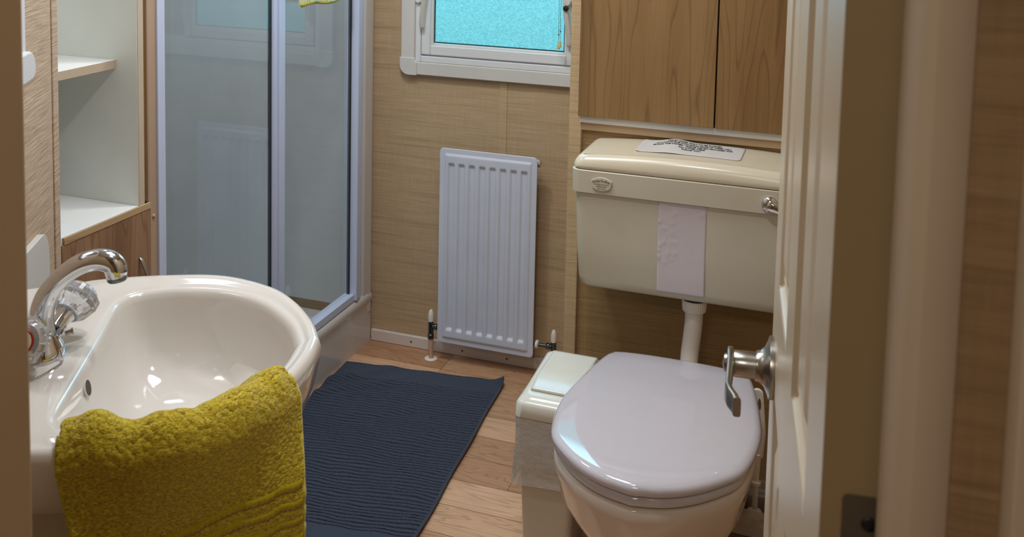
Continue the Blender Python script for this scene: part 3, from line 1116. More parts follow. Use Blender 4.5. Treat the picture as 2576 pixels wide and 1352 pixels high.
# vanity cabinet below
va = thing('vanity_cabinet', 'cream vanity cabinet standing under the basin', 'cabinet', uvw(1.42, -0.43, 0))
b = MB(uvw)
b.box(1.200, 1.214, -0.5335, -0.245, 0.0, 0.7025)
b.box(1.631, 1.645, -0.5335, -0.245, 0.0, 0.7025)
b.box(1.214, 1.631, -0.5335, -0.520, 0.0, 0.58)
b.box(1.214, 1.631, -0.520, -0.245, 0.05, 0.066)
b.build('body', 'cream_matt', va, bevel=0.001)
MB(uvw).box(1.203, 1.642, -0.2445, -0.230, 0.02, 0.600).build('door', 'cream_matt', va, bevel=0.002)
MB().tube([uvw(1.204, -0.47, 0.655), uvw(1.196, -0.44, 0.668), uvw(1.190, -0.415, 0.672), uvw(1.196, -0.392, 0.668), uvw(1.204, -0.37, 0.655)], 0.006, 12).build('handle', 'chrome', va, smooth=True)

# ------------------------------------------------------------------ mixer tap
UT, VT, ZT = 1.420, -0.412, 0.7845
tp = thing('mixer_tap', 'chrome basin mixer tap with curved spout and clear knobs', 'tap', uvw(UT, VT, ZT))
# base flange, elongated along u
rings = []
for k_, (sc, z) in enumerate(((1.0, 0.0), (1.0, 0.006), (0.90, 0.013), (0.74, 0.020), (0.60, 0.030))):
    rings.append([uvw(UT + 0.034 * sc * cos(2 * pi * k / 40), VT + 0.026 * sc * sin(2 * pi * k / 40), ZT + z) for k in range(40)])
MB().loft(rings).build('base', 'chrome', tp, smooth=True, auto=50)
path = spline([uvw(UT, VT - 0.004, ZT + 0.010), uvw(UT, VT - 0.004, ZT + 0.037), uvw(UT, VT - 0.003, ZT + 0.060), uvw(UT, VT + 0.005, ZT + 0.086), uvw(UT, VT + 0.024, ZT + 0.110), uvw(UT, VT + 0.048, ZT + 0.127), uvw(UT, VT + 0.073, ZT + 0.133), uvw(UT, VT + 0.092, ZT + 0.126), uvw(UT, VT + 0.096, ZT + 0.109)], 44)
rad_ = []
for k in range(44):
    t = k / 43
    r_ = 0.0215 - 0.0070 * min(1, t / 0.45) if t < 0.45 else 0.0145 + 0.0020 * min(1, (t - 0.45) / 0.4)
    if t > 0.93:
        r_ -= 0.0015 * (t - 0.93) / 0.07
    rad_.append(r_)
MB().tube([tuple(p) for p in path], rad_, 28, (1.0, 0.92)).build('spout', 'chrome', tp, smooth=True, auto=60)
tipc = path[-1]
dn = (path[-1] - path[-2]).normalized()
MB().lathe([(0.0136, -0.001), (0.0136, 0.005), (0.0120, 0.007), (0.009, 0.0075)], tuple(tipc), tuple(dn), 28).build('aerator', 'brass_dark', tp, smooth=True, auto=40)


def knob(sgn):
    c = Vector(uvw(UT + sgn * 0.020, VT + (0.012 if sgn > 0 else 0.0), ZT + 0.034))
    ax = Vector(uvw(sgn * 1.0, 0.42 if sgn > 0 else -0.12, 0.0)) + Vector((0, 0, 0.50 if sgn > 0 else 0.36))
    ax.normalize()
    MB().lathe([(0.0125, -0.008), (0.0115, 0.012), (0.0145, 0.018), (0.0145, 0.022)], tuple(c), tuple(ax), 24).build('knob_stem', 'chrome', tp, smooth=True, auto=40)
    a = ax.orthogonal().normalized()
    b_ = ax.cross(a)
    rings = []
    n = 64
    for r, h in ((0.015, 0.018), (0.0185, 0.021), (0.0255, 0.032), (0.0295, 0.045), (0.0285, 0.055), (0.0235, 0.061), (0.0185, 0.063)):
        ring = []
        for k in range(n):
            th = 2 * pi * k / n
            rr = r * (1 + 0.045 * (1 if (k // 4) % 2 else -1)) if 0.03 < h < 0.06 else r
            ring.append(tuple(c + ax * h + (a * cos(th) + b_ * sin(th)) * rr))
        rings.append(ring)
    kn = MB().loft(rings).build('knob', 'crystal', tp, smooth=False)
    col = 'red' if sgn < 0 else 'chrome'
    ring = []
    rt = []
    for k in range(41):
        th = 2 * pi * k / 40
        rt.append(tuple(c + ax * 0.0635 + (a * cos(th) + b_ * sin(th)) * 0.0165))
    MB().tube(rt, 0.0013, 8, caps=False).build('marker_ring', col, kn, smooth=True)
    MB().lathe([(0.0155, 0.0), (0.0150, 0.0015), (0.001, 0.0028)], tuple(c + ax * 0.0632), tuple(ax), 28).build('knob_cap', 'cream_plastic', kn, smooth=True, auto=50)


knob(1)
knob(-1)
# plug chain hanging from the flange
pts = spline([uvw(UT - 0.012, VT + 0.024, ZT + 0.010), uvw(UT - 0.018, VT + 0.028, ZT + 0.004), uvw(UT - 0.030, VT + 0.030, ZT + 0.0015), uvw(UT - 0.052, VT + 0.022, ZT + 0.001), uvw(UT - 0.078, VT + 0.004, ZT + 0.001), uvw(UT - 0.090, VT - 0.03, ZT + 0.001)], 46)
b = MB()
for p in pts:
    b.lathe([(0.0002, -0.0014), (0.0012, -0.0007), (0.0012, 0.0007), (0.0002, 0.0014)], tuple(p + Vector((0, 0, 0.0014))), 'z', 8)
b.build('bead_chain', 'satin', tp, smooth=True)
MB().lathe([(0.003, 0), (0.003, 0.008), (0.0045, 0.009), (0.0045, 0.011)], uvw(UT + 0.018, VT + 0.022, ZT + 0.022), tuple(Vector(uvw(0.3, 1, 0.2)).normalized()), 14).build('chain_stay', 'satin', tp, smooth=True, auto=40)

# ------------------------------------------------------------------ yellow towel over the near rim
twl = thing('towel', 'yellow terry towel draped over the near rim of the basin', 'towel', uvw(1.15, -0.2, 0.45))
nS, nT = 240, 470


def rim_pt(s):
    # along the outer rim, near side: from back-left to front-right
    P = [(1.150, -0.345, 0), (1.158, -0.270, 0), (1.172, -0.190, 0), (1.205, -0.130, 0), (1.262, -0.078, 0), (1.325, -0.048, 0)]
    return P


_rim = spline([(1.172, -0.324, 0), (1.170, -0.265, 0), (1.181, -0.200, 0), (1.212, -0.146, 0), (1.255, -0.105, 0), (1.299, -0.080, 0)], 101)
A0 = Vector((1.140, -0.303, 0))
B0 = Vector((1.252, -0.058, 0))
hd = (B0 - A0).normalized()
hn = Vector((-hd.y, hd.x, 0))
if hn.x > 0:
    hn = -hn
vs, fs = [], []
LIN, LOUT = 0.045, 0.42
for j in range(nT + 1):
    for i in range(nS + 1):
        s = i / nS
        rp = _rim[0].lerp(_rim[0], 0)
        idx = s * 100
        i0 = min(int(idx), 99)
        rp = _rim[i0].lerp(_rim[i0 + 1], idx - i0)
        # outward normal on rim
        tg = (_rim[i0 + 1] - _rim[i0]).normalized()
        on = Vector((-tg.y, tg.x, 0))
        if on.x > 0:
            on = -on
        L = j / nT * (LIN + LOUT)
        bulge = 0.010 * mnoise.noise(Vector((s * 5.5, 0.2, 3.1))) + 0.006 * mnoise.noise(Vector((s * 13, 1.2, 3.1)))
        lift = 0.017 + bulge * 0.8 - 0.009 * min(1, max(0, (s - 0.7) / 0.3))
        if s < 0.24:
            lift += 0.013 * math.exp(-((s - 0.14) / 0.055) ** 2)
        lift += 0.006 * math.exp(-((s - 0.90) / 0.08) ** 2)
        if L < LIN:
            q = L / LIN
            p2 = rp - on * (0.062 * (1 - q) + 0.010 * q)
            z = ZR + lift - 0.040 * (1 - q) ** 1.5
        else:
            q = (L - LIN) / LOUT
            tgt = A0 + (B0 - A0) * s
            drop = q * LOUT
            ro_ = 0.028
            e = min(1.0, drop / ro_)
            w = min(1.0, drop / 0.14)
            w = w * w * (3 - 2 * w)
            out = rp + on * (0.006 + 0.014 * sin(e * pi / 2))
            hang = tgt + hn * (0.004 + 0.006 * sin(s * 7.0 + 1.0) * w)
            p2 = (out - on * 0.016 * (1 - e)).lerp(hang, w)
            # left edge drifts in as it falls
            p2 += hd * (0.004 * (1 - s) * q)
            z = ZR + lift * (1 - e * 0.3) - ro_ * (1 - cos(e * pi / 2)) - max(0, drop - ro_ * 0.9)
        # woven bands towards the bottom
        bz = 0.0
        ter = 1.0
        zz = (L - LIN) - 0.041 * (1 - s)
        for b0 in (0.112, 0.135, 0.158, 0.181):
            if b0 < zz < b0 + 0.010:
                ter = 0.12
                bz = -0.0012
            if b0 + 0.0095 < zz < b0 + 0.0125:
                bz = -0.0050
        f1 = mnoise.noise(Vector((s * 52, L * 300, 2.0))) * 0.0017 + mnoise.noise(Vector((s * 28, L * 70, 5.0))) * 0.0005
        d = (f1 * ter + bz)
        nn = on if L < LIN + 0.03 else hn
        p2 = p2 + nn * (d if L > LIN * 0.6 else 0)
        z += d * (0.8 if L < LIN + 0.03 else 0.0)
        vs.append(uvw(p2.x, p2.y, z))
for j in range(nT):
    for i in range(nS):
        a = j * (nS + 1) + i
        fs.append((a, a + 1, a + nS + 2, a + nS + 1))
mb = MB().add(vs, fs)
mb.build('terry_cloth', 'towel', twl, smooth=True, solid=0.008)
hnw = Vector(uvw(hn.x, hn.y, 0))
for b0 in (0.112, 0.135, 0.158, 0.181):
    rows = []
    for dl in (-0.001, 0.0, 0.0095, 0.0105):
        j = int((LIN + b0 + dl) / (LIN + LOUT) * nT)
        row = []
        for i in range(2, nS - 1, 2):
            jj = min(nT - 1, j + int(0.041 * (1 - i / nS) / (LIN + LOUT) * nT))
            x_ = [sum(vs[(jj + q_) * (nS + 1) + i + p_][c_] for q_ in (-4, 0, 4) for p_ in (-1, 0, 1)) / 9 for c_ in range(3)]
            z_ = x_[2] + (dl - (int((LIN + b0 + dl) / (LIN + LOUT) * nT) - int((LIN + b0) / (LIN + LOUT) * nT)) / nT * (LIN + LOUT)) * 0
            p_ = Vector(x_) + hnw * (0.0062 if 0 <= dl < 0.010 else 0.001)
            row.append(tuple(p_))
        rows.append(row)
    MB().loft(rows, False, False, closed=False).build('woven_band', 'towel_band', twl, smooth=True)
for col_i in (0, nS):
    pts = [vs[j * (nS + 1) + col_i] for j in range(int(nT * 0.12), nT + 1, 4)]
    MB().tube(pts, 0.0042, 8).build('hem', 'towel_hem' if col_i else 'towel', twl, smooth=True)
# second layer of the folded towel peeping out on the right
pts = []
b = MB()
rings = []
for j in range(int(nT * 0.16), nT + 1, 6):
    x, y, z = vs[j * (nS + 1) + nS]
    base = Vector((x, y, z))
    off = Vector(uvw(hd.x, hd.y, 0))
    inn = -Vector(uvw(hn.x, hn.y, 0))
    wdt = 0.004 + 0.006 * (j / nT)
    rings.append([tuple(base - off * 0.03 + inn * 0.012), tuple(base + off * wdt + inn * 0.012), tuple(base + off * (wdt + 0.002) + inn * 0.017), tuple(base + off * wdt + inn * 0.022), tuple(base - off * 0.03 + inn * 0.022)])
b.loft(rings).build('back_layer', 'towel', twl, smooth=True)

# ------------------------------------------------------------------ cistern
CX, CHW = -0.307, 0.276
CF, CB = 2.160, PY + 0.0115
ci = thing('cistern', 'cream plastic toilet cistern on the wall above the toilet', 'cistern', (CX, CB, 0.54))


def rrect(x0, x1, y0, y1, r, z, n=6, back_r=0.004, zf=None, edge=0):
    pts = []
    for (cx_, cy_, a0, rr) in ((x0 + r, y0 + r, pi, r), (x1 - r, y0 + r, 1.5 * pi, r), (x1 - back_r, y1 - back_r, 0, back_r), (x0 + back_r, y1 - back_r, 0.5 * pi, back_r)):
        for k in range(n + 1):
            a = a0 + pi / 2 * k / n
            pts.append((cx_ + rr * cos(a), cy_ + rr * sin(a)))
        if edge and abs(a0 - pi) < 1e-6:
            pts += [(x0 + r + (x1 - x0 - 2 * r) * k / edge, y0) for k in range(1, edge)]
        if edge and a0 == 0:
            pts += [(x1 - back_r - (x1 - x0 - 2 * back_r) * k / edge, y1) for k in range(1, edge)]
    return [(x, y, (zf(x, y) if zf else z)) for x, y in pts]


rings = []
for z, ins, fr_ in ((0.533, 0.040, 0.050), (0.536, 0.026, 0.036), (0.543, 0.019, 0.028), (0.560, 0.0145, 0.022), (0.65, 0.010, 0.014), (0.766, 0.006, 0.008)):
    rings.append(rrect(CX - CHW + ins, CX + CHW - ins, CF + fr_, CB, 0.020, z))
MB().loft(rings).build('tank', 'cream_matt', ci, smooth=True, auto=50)
rings = []
for z, ins in ((0.7655, 0.004), (0.766, 0.0), (0.800, -0.001), (0.8165, -0.001), (0.8175, 0.0)):
    rings.append(rrect(CX - CHW + ins, CX + CHW - ins, CF + ins, CB, 0.022, z))
MB().loft(rings).build('collar', 'cream_matt', ci, smooth=True, auto=40)


def crown(x):
    t = (x - CX) / CHW
    return 0.013 * (1 - t * t)


rings = []
for ins, zo in ((0.008, 0.8180), (0.0035, 0.8190), (0.0010, 0.8215), (0.0008, 0.826), (0.0035, 0.8345), (0.009, 0.8415), (0.0155, 0.8450), (0.022, 0.8462)):
    rings.append(rrect(CX - CHW + ins, CX + CHW - ins, CF + ins * 1.1, CB - 0.0, 0.024, 0, n=10, edge=24, zf=lambda x, y, zo=zo: zo + crown(x) * min(1, max(0, zo - 0.8195) / 0.02)))
MB().loft(rings).build('lid', 'cream_plastic', ci, smooth=True, auto=50)
# crowned top skin
vs, fs = [], []
gx0, gx1, gy0, gy1 = CX - CHW + 0.0215, CX + CHW - 0.0215, CF + 0.0235, CB - 0.0005
for j in range(7):
    for i in range(41):
        vs.append((gx0 + (gx1 - gx0) * i / 40, gy0 + (gy1 - gy0) * j / 6, 0.8463 + crown(gx0 + (gx1 - gx0) * i / 40)))
for j in range(6):
    for i in range(40):
        a = j * 41 + i
        fs.append((a, a + 1, a + 42, a + 41))
MB().add(vs, fs).build('lid_top', 'cream_plastic', ci, smooth=True)


# notice label stuck on the lid
def on_lid(x, y, z=0.0):
    wv = 0.0
    s_ = (x - (-0.375)) / 0.030
    wv = 0.0065 * math.exp(-s_ * s_) * min(1, max(0, (y - 2.20) / 0.10))
    e_ = math.exp(-((x + 0.447) / 0.006) ** 2) * 0.0015
    return (x, y, 0.8475 + crown(x) + wv + e_ + z)


vs, fs = [], []
lx0, lx1, ly0, ly1 = -0.452, -0.214, 2.222, 2.340
ni, nj = 60, 24
for j in range(nj + 1):
    for i in range(ni + 1):
        x = lx0 + (lx1 - lx0) * i / ni
        y = ly0 + (ly1 - ly0) * j / nj
        # rounded corners
        rr = 0.012
        cxn = min(max(x, lx0 + rr), lx1 - rr)
        cyn = min(max(y, ly0 + rr), ly1 - rr)
        dx, dy = x - cxn, y - cyn
        if dx and dy:
            L = math.hypot(dx, dy)
            mm = max(abs(dx), abs(dy))
            x, y = cxn + dx / L * mm, cyn + dy / L * mm
        vs.append(on_lid(x, y))
for j in range(nj):
    for i in range(ni):
        a = j * (ni + 1) + i
        fs.append((a, a + 1, a + ni + 2, a + ni + 1))
nl = thing('notice_label', 'white printed flushing notice stuck on the cistern lid', 'label', (-0.333, 2.27, 0.86))
MB().add(vs, fs).build('paper', 'notice', nl, smooth=True, solid=0.0006)
for k, ln in enumerate(('TOILET PAPER ONLY TO BE FLUSHED', 'ANYTHING ELSE INCLUDING MAKE UP WIPES WILL', 'BLOCK THE SYSTEM - PLEASE USE BIN PROVIDED FOR', 'ALL OTHER ITEMS', 'THANK YOU')):
    text_mesh('print', ln, 0.0108, 'ink', (lambda x, y, z, k=k: on_lid(-0.330 + x, 2.322 - 0.0155 * k + y * 1.2, 0.0007 + z)), nl, depth=0.0001, bold=0.00035, sx=0.70)

# badge on collar
bc = Vector((-0.511, CF - 0.0008, 0.789))
pts = []
for k in range(13):
    a = -1 + 2 * k / 12
    pts.append((0.0245 * a, 0.0075 + 0.0085 * (1 - a * a)))
for k in range(13):
    a = 1 - 2 * k / 12
    pts.append((0.0205 * a, -0.0085 - 0.0060 * (1 - a * a)))
bd = MB().prism([(bc.x + p[0], bc.z + p[1]) for p in pts], CF - 0.0048, CF + 0.0005, 'y').build('badge', 'badge', ci, bevel=0.0008)


def on_badge(dx, dz, arc=0.0):
    def f(x, y, z):
        return (bc.x + dx + x, CF - 0.0049 - z, bc.z + dz + y - arc * x * x)
    return f


text_mesh('print', 'Dudley Duoflush', 0.0068, 'ink_grey', on_badge(0, 0.0085, 9.0), bd, depth=0.0001, bold=0.0001, sx=0.88)
for k, ln in enumerate(('FOR REDUCED FLUSH', 'DEPRESS LEVER', 'AND HOLD')):
    text_mesh('print', ln, 0.0042, 'ink_grey', on_badge(0, 0.0005 - 0.0050 * k), bd, depth=0.0001, sx=0.85)

# flush lever
lv = MB().lathe([(0.0175, 0), (0.018, 0.003), (0.0165, 0.007), (0.009, 0.011)], (-0.143, CF - 0.001, 0.788), (0, -1, 0), 28).build('flush_lever', 'chrome', ci, smooth=True, auto=50)
MB().tube([tuple(p) for p in spline([(-0.146, CF - 0.012, 0.790), (-0.135, CF - 0.016, 0.786), (-0.11, CF - 0.018, 0.779), (-0.085, CF - 0.017, 0.775)], 12)], [0.012, 0.0125, 0.012, 0.011, 0.010, 0.009, 0.009, 0.009, 0.009, 0.009, 0.0085, 0.006], 18, (1, 0.5), up=(0, 1, 0)).build('lever_arm', 'chrome', lv, smooth=True)

# blank white sticker on the tank front
vs, fs = [], []
ni, nj = 26, 48
for j in range(nj + 1):
    for i in range(ni + 1):
        x = -0.3825 + 0.106 * i / ni
        z = 0.553 + 0.212 * j / nj
        y = CF + 0.0085 + (0.766 - z) * 0.055
        if z < 0.60:
            y += 0.002 * ((0.60 - z) / 0.05) ** 2
        w_ = max(0, mnoise.noise(Vector((x * 130, z * 170, 2.4))) - 0.22) * 0.0045 * (1.0 if (x < -0.34 or z > 0.74) and z > 0.62 else 0.15)
        vs.append((x, y - 0.0012 - w_, z))
for j in range(nj):
    for i in range(ni):
        a = j * (ni + 1) + i
        fs.append((a, a + 1, a + ni + 2, a + ni + 1))
o = MB().add(vs, fs).build('sticker', 'label', origin=(-0.33, CF, 0.553), smooth=True, solid=0.0006)
tag(o, 'blank white rectangular sticker with air bubbles on the cistern front', 'sticker')

# flush pipe
fp = thing('flush_pipe', 'white plastic flush pipe between cistern and toilet pan', 'pipe', (-0.311, 2.245, 0.32))
yy = 2.245
MB().lathe([(0.027, 0.512), (0.027, 0.540)], (-0.306, yy, 0), 'z', 30).build('outlet', 'black', fp, smooth=True, auto=40)
rings = []
for r, z in ((0.024, 0.494), (0.0262, 0.496), (0.0282, 0.518), (0.0272, 0.522), (0.0245, 0.522)):
    rings.append([(-0.306 + r * (1 + (0.025 if k % 2 else 0)) * cos(2 * pi * k / 72), yy + r * (1 + (0.025 if k % 2 else 0)) * sin(2 * pi * k / 72), z) for k in range(72)])
MB().loft(rings).build('collar_nut', 'hedge', fp)
MB().tube([tuple(p) for p in spline([(-0.306, yy, 0.500), (-0.306, yy, 0.47), (-0.309, yy, 0.43), (-0.312, yy - 0.002, 0.395), (-0.312, yy - 0.02, 0.355), (-0.311, yy - 0.06, 0.335)], 26)], 0.0205, 28).build('pipe', 'hedge', fp, smooth=True, auto=40)

# ------------------------------------------------------------------ wall cupboard
cu_ = thing('wall_cupboard', 'maple effect wall cupboard above the cistern', 'cupboard', (-0.25, PY, 0.87))
MB().box(-0.612, 0.11, PY - 0.006, PY + 0.0115, 0.8855, 0.902).build('carcass_edge', 'upvc_matt', cu_, bevel=0.0008)
MB().box(-0.6085, 0.11, PY + 0.001, PY + 0.0115, 0.866, 0.8855).build('batten', 'jamb_left', cu_)
MB().box(-0.612, 0.11, PY + 0.003, PY + 0.0115, 0.902, 1.98).build('gap_shade_sheet', 'black', cu_)  # black sheet behind the doors, paints the shade in the gap between them
M['maple2'] = wood('maple_veneer_second', (118, 88, 52), (134, 102, 62), (146, 116, 74), 0.45, 'z', 7.7)
M['maple1'] = M['maple']
MB().box(-0.6145, -0.2890, PY - 0.014, PY + 0.002, 0.9025, 1.975).build('door', 'maple1', cu_, bevel=0.0008)
MB().box(-0.2855, 0.11, PY - 0.014, PY + 0.002, 0.9025, 1.975).build('door', 'maple2', cu_, bevel=0.0008)

# ------------------------------------------------------------------ toilet
TCX = -0.318
to = thing('toilet', 'white toilet with closed lid right of the bin', 'toilet', (TCX, 1.98, 0))
half_l = [(0.0, 2.127), (0.08, 2.127), (0.142, 2.122), (0.158, 2.100), (0.174, 2.037), (0.188, 1.96), (0.1970, 1.885), (0.1925, 1.81), (0.178, 1.745), (0.150, 1.703), (0.107, 1.660), (0.058, 1.631), (0.0, 1.617)]
NL = 96


def outline(half, cy, n=NL):
    P = spline([(a, b, 0) for a, b in half], 220)
    full = [(p.x, p.y) for p in P] + [(-p.x, p.y) for p in reversed(P)]
    out = []
    m = len(full)
    for k in range(n):
        a = 2 * pi * k / n
        dx, dy = cos(a), sin(a)
        best = 0
        for i in range(m):
            x1, y1 = full[i][0], full[i][1] - cy
            x2, y2 = full[(i + 1) % m][0], full[(i + 1) % m][1] - cy
            ex, ey = x2 - x1, y2 - y1
            den = dx * ey - dy * ex
            if abs(den) < 1e-12:
                continue
            t = (x1 * ey - y1 * ex) / den
            s = (x1 * dy - y1 * dx) / den
            if t > 0 and -1e-6 <= s <= 1 + 1e-6:
                best = max(best, t)
        out.append(best)
    return out


TCY = 1.87
RL_ = outline(half_l, TCY)


def tring(off, z, sc=1.0, cy=TCY, dyc=0.0, sx=1.0, zf=None):
    out = []
    for k, r in enumerate(RL_):
        a = 2 * pi * k / NL
        rr = max(0.005, r + off) * sc
        x, y = TCX + rr * cos(a) * sx, cy + dyc + rr * sin(a)
        out.append((x, y, zf(x, y) if zf else z))
    return out


ZL = 0.430
def crl(dz):
    # the lid is slightly crowned from side to side
    return lambda x, y: ZL + dz + 0.0055 - 0.19 * (x - TCX) ** 2 - 0.03 * (y - TCY) ** 2


rings = [tring(-0.020, ZL - 0.020), tring(-0.004, ZL - 0.0185), tring(-0.0005, ZL - 0.0145), tring(0.0, 0, zf=crl(-0.0105)), tring(-0.0025, 0, zf=crl(-0.0055)), tring(-0.008, 0, zf=crl(-0.0020)), tring(-0.016, 0, zf=crl(-0.0004))]
for q_ in (0.85, 0.7, 0.55, 0.4, 0.25, 0.1, 0.02):
    rings.append(tring(-0.016, 0, sc=q_, zf=crl(0.0)))
MB().loft(rings).build('lid', 'lid_white', to, smooth=True, auto=60)
rings = [tring(-0.05, ZL - 0.044), tring(-0.014, ZL - 0.0435), tring(-0.009, ZL - 0.040), tring(-0.007, ZL - 0.033), tring(-0.009, ZL - 0.026), tring(-0.015, ZL - 0.0225), tring(-0.05, ZL - 0.0215)]
MB().loft(rings).build('seat', 'lid_white', to, smooth=True, auto=60)
zr = ZL - 0.046
prof_b = [(-0.012, zr, 0.0, 1.0), (-0.007, zr - 0.006, 0.0, 1.0), (-0.008, zr - 0.024, 0.0, 1.0), (-0.016, zr - 0.044, 0.0, 1.0), (-0.018, zr - 0.085, 0.006, 0.98), (-0.034, zr - 0.13, 0.020, 0.96), (-0.056, zr - 0.18, 0.040, 0.90), (-0.080, zr - 0.23, 0.060, 0.84), (-0.100, zr - 0.28, 0.080, 0.80), (-0.106, zr - 0.33, 0.095, 0.80), (-0.098, 0.012, 0.10, 0.84), (-0.094, 0.0, 0.10, 0.86)]
rings = [tring(o_, z, 1.0, dyc=dy, sx=s_) for o_, z, dy, s_ in prof_b]
rings = [tring(-0.08, zr)] + rings
MB().loft(rings).build('pan', 'ceramic_warm', to, smooth=True, auto=60)
# rear shelf of the pan that takes the hinge and flush pipe
b = MB()
rings = []
for z, w in ((0.0, 0.085), (0.20, 0.085), (0.30, 0.085), (zr - 0.03, 0.085), (zr - 0.024, 0.080)):
    rings.append(rrect(TCX - w, TCX + w, 1.98, 2.195, 0.03, z, back_r=0.03))
b.loft(rings).build('pan_shelf', 'ceramic_warm', to, smooth=True, auto=50)
for sx in (-1, 1):
    MB().lathe([(0.012, 0), (0.013, 0.002), (0.012, 0.020), (0.006, 0.024)], (TCX + sx * 0.075, 2.09, zr), 'z', 20).build('hinge', 'lid_white', to, smooth=True, auto=50)

# ------------------------------------------------------------------ pedal-free swing bin
BX0, BX1, BY0, BY1 = -0.641, -0.500, 1.965, 2.200
bn = thing('bin', 'cream plastic swing-top bin between the toilet and the radiator', 'bin', ((BX0 + BX1) / 2, 2.09, 0))


def brr(ins, z, r=0.016, x0=BX0, x1=BX1, y0=BY0, y1=BY1, zf=None):
    return rrect(x0 + ins, x1 - ins, y0 + ins, y1 - ins, r, z, back_r=r, zf=zf)


rings = [brr(0.018, 0.0), brr(0.017, 0.01), brr(0.004, 0.325), brr(0.004, 0.331)]
MB().loft(rings).build('body', 'bin_body', bn, smooth=True, auto=50)


def lidz(base):
    def f(x, y):
        t = (y - BY0) / (BY1 - BY0)
        return base + 0.058 * min(1.0, max(0.0, (t - 0.02) / 0.45)) ** 0.8 if base > 0.352 else base
    return f


# lid: rim then sloping hood
rings = [brr(-0.002, 0.318, 0.018), brr(-0.003, 0.319, 0.018), brr(-0.001, 0.345, 0.018), brr(0.003, 0.3515, 0.018)]
for ins, zb in ((0.008, 0.356), (0.014, 0.3595), (0.020, 0.361)):
    rings.append(brr(ins, 0, 0.018, zf=lambda x, y, zb=zb: zb - 0.004 + 0.016 * sin(min(1.0, max(0.0, (y - BY0 - 0.008) / 0.10)) * pi / 2)))
MB().loft(rings).build('lid_rim', 'bin_plastic', bn, smooth=True, auto=50)
vs, fs = [], []
ni, nj = 16, 30
for j in range(nj + 1):
    for i in range(ni + 1):
        x = BX0 + 0.024 + (BX1 - BX0 - 0.036) * i / ni
        y = BY0 + 0.036 + (BY1 - BY0 - 0.060) * j / nj
        z = 0.3580 + 0.016 * sin(min(1.0, max(0.0, (y - BY0 - 0.008) / 0.10)) * pi / 2) + 0.0010 * sin(pi * j / nj)
        vs.append((x, y, z))
for j in range(nj):
    for i in range(ni):
        a = j * (ni + 1) + i
        fs.append((a, a + 1, a + ni + 2, a + ni + 1))
MB().add(vs, fs).build('flap', 'bin_plastic', bn, smooth=True, solid=0.006)
# bin liner hanging over the edge
ln = thing('bin_liner', 'thin white bin liner hanging out under the bin lid', 'bin liner', ((BX0 + BX1) / 2, 2.07, 0.20))
rings = []
n = 110
for kz in range(26):
    t = kz / 25
    z0 = 0.3175 - t * 0.15
    ring = []
    base = brr(0.0 + 0.003 * t, 0, 0.016)
    m = len(base)
    for k in range(n):
        f = k / n * m
        i0 = int(f) % m
        p = Vector(base[i0]).lerp(Vector(base[(i0 + 1) % m]), f - int(f))
        c_ = Vector(((BX0 + BX1) / 2, (BY0 + BY1) / 2, 0))
        d_ = (p - c_).normalized()
        w_ = 0.0025 + 0.0030 * (mnoise.noise(Vector((k * 0.28, t * 3.0, 1.0))) + 0.4) * (0.3 + t)
        tail = 0.010 * math.exp(-((p.x - BX0) / 0.02) ** 2) * math.exp(-((p.y - 1.985) / 0.030) ** 2) * max(0, (t - 0.35) / 0.65)
        lo = -0.020 * t * mnoise.noise(Vector((k * 0.10, 7.0, 1.0)))
        ring.append((p.x + d_.x * w_ - tail, p.y + d_.y * w_, z0 + lo - tail * 1.2))
    rings.append(ring)
MB().loft(rings, False, False).build('film', 'film', ln, smooth=True)

# ------------------------------------------------------------------ brush and small basket behind the toilet
bk = thing('waste_basket', 'small low brown basket with clear liner in the corner behind the toilet', 'basket', (-0.150, 2.185, 0))
QX0, QX1, QY0, QY1 = -0.212, -0.098, 2.125, 2.245
rings = [rrect(QX0 + i_, QX1 - i_, QY0 + i_, QY1 - i_, 0.012, z, back_r=0.012) for z, i_ in ((0.0, 0.0), (0.082, 0.0), (0.084, 0.0015), (0.082, 0.003), (0.004, 0.003))]
MB().loft(rings).build('body', 'brown_box', bk, smooth=True, auto=40)
rings = []
for kz in range(8):
    t = kz / 7
    ring = []
    for k, p in enumerate(rrect(QX0 - 0.002, QX1 + 0.002, QY0 - 0.002, QY1 + 0.002, 0.012, 0.062 + 0.062 * t, n=12, back_r=0.012)):
        w_ = 0.004 * mnoise.noise(Vector((k * 0.7, t * 5, 3))) + 0.003 * t
        ring.append((p[0] + (0.004 * mnoise.noise(Vector((k * 0.5, t * 4, 8)))), p[1] - w_, p[2] + 0.006 * mnoise.noise(Vector((k * 0.4, t * 2, 5)))))
    rings.append(ring)
MB().loft(rings, False, False).build('liner', 'film', bk, smooth=True)
tb = thing('toilet_brush', 'white plastic toilet brush with a slotted handle right of the toilet', 'toilet brush', (-0.148, 2.175, 0.004))
bx, by = -0.150, 2.175
# flat handle with a slot
hpts, slot = [], []
cxh = bx
for k in range(17):
    a = pi * k / 16
    hpts.append((0.0125 * cos(a), 0.358 + 0.0125 * sin(a)))
hpts = [(0.0165, 0.27), (0.015, 0.31)] + hpts + [(-0.015, 0.31), (-0.0165, 0.27), (-0.010, 0.215), (0.010, 0.215)]


def tilt(x, z):
    return (bx + x - 0.05 * (z - 0.2) + 0.006, z)


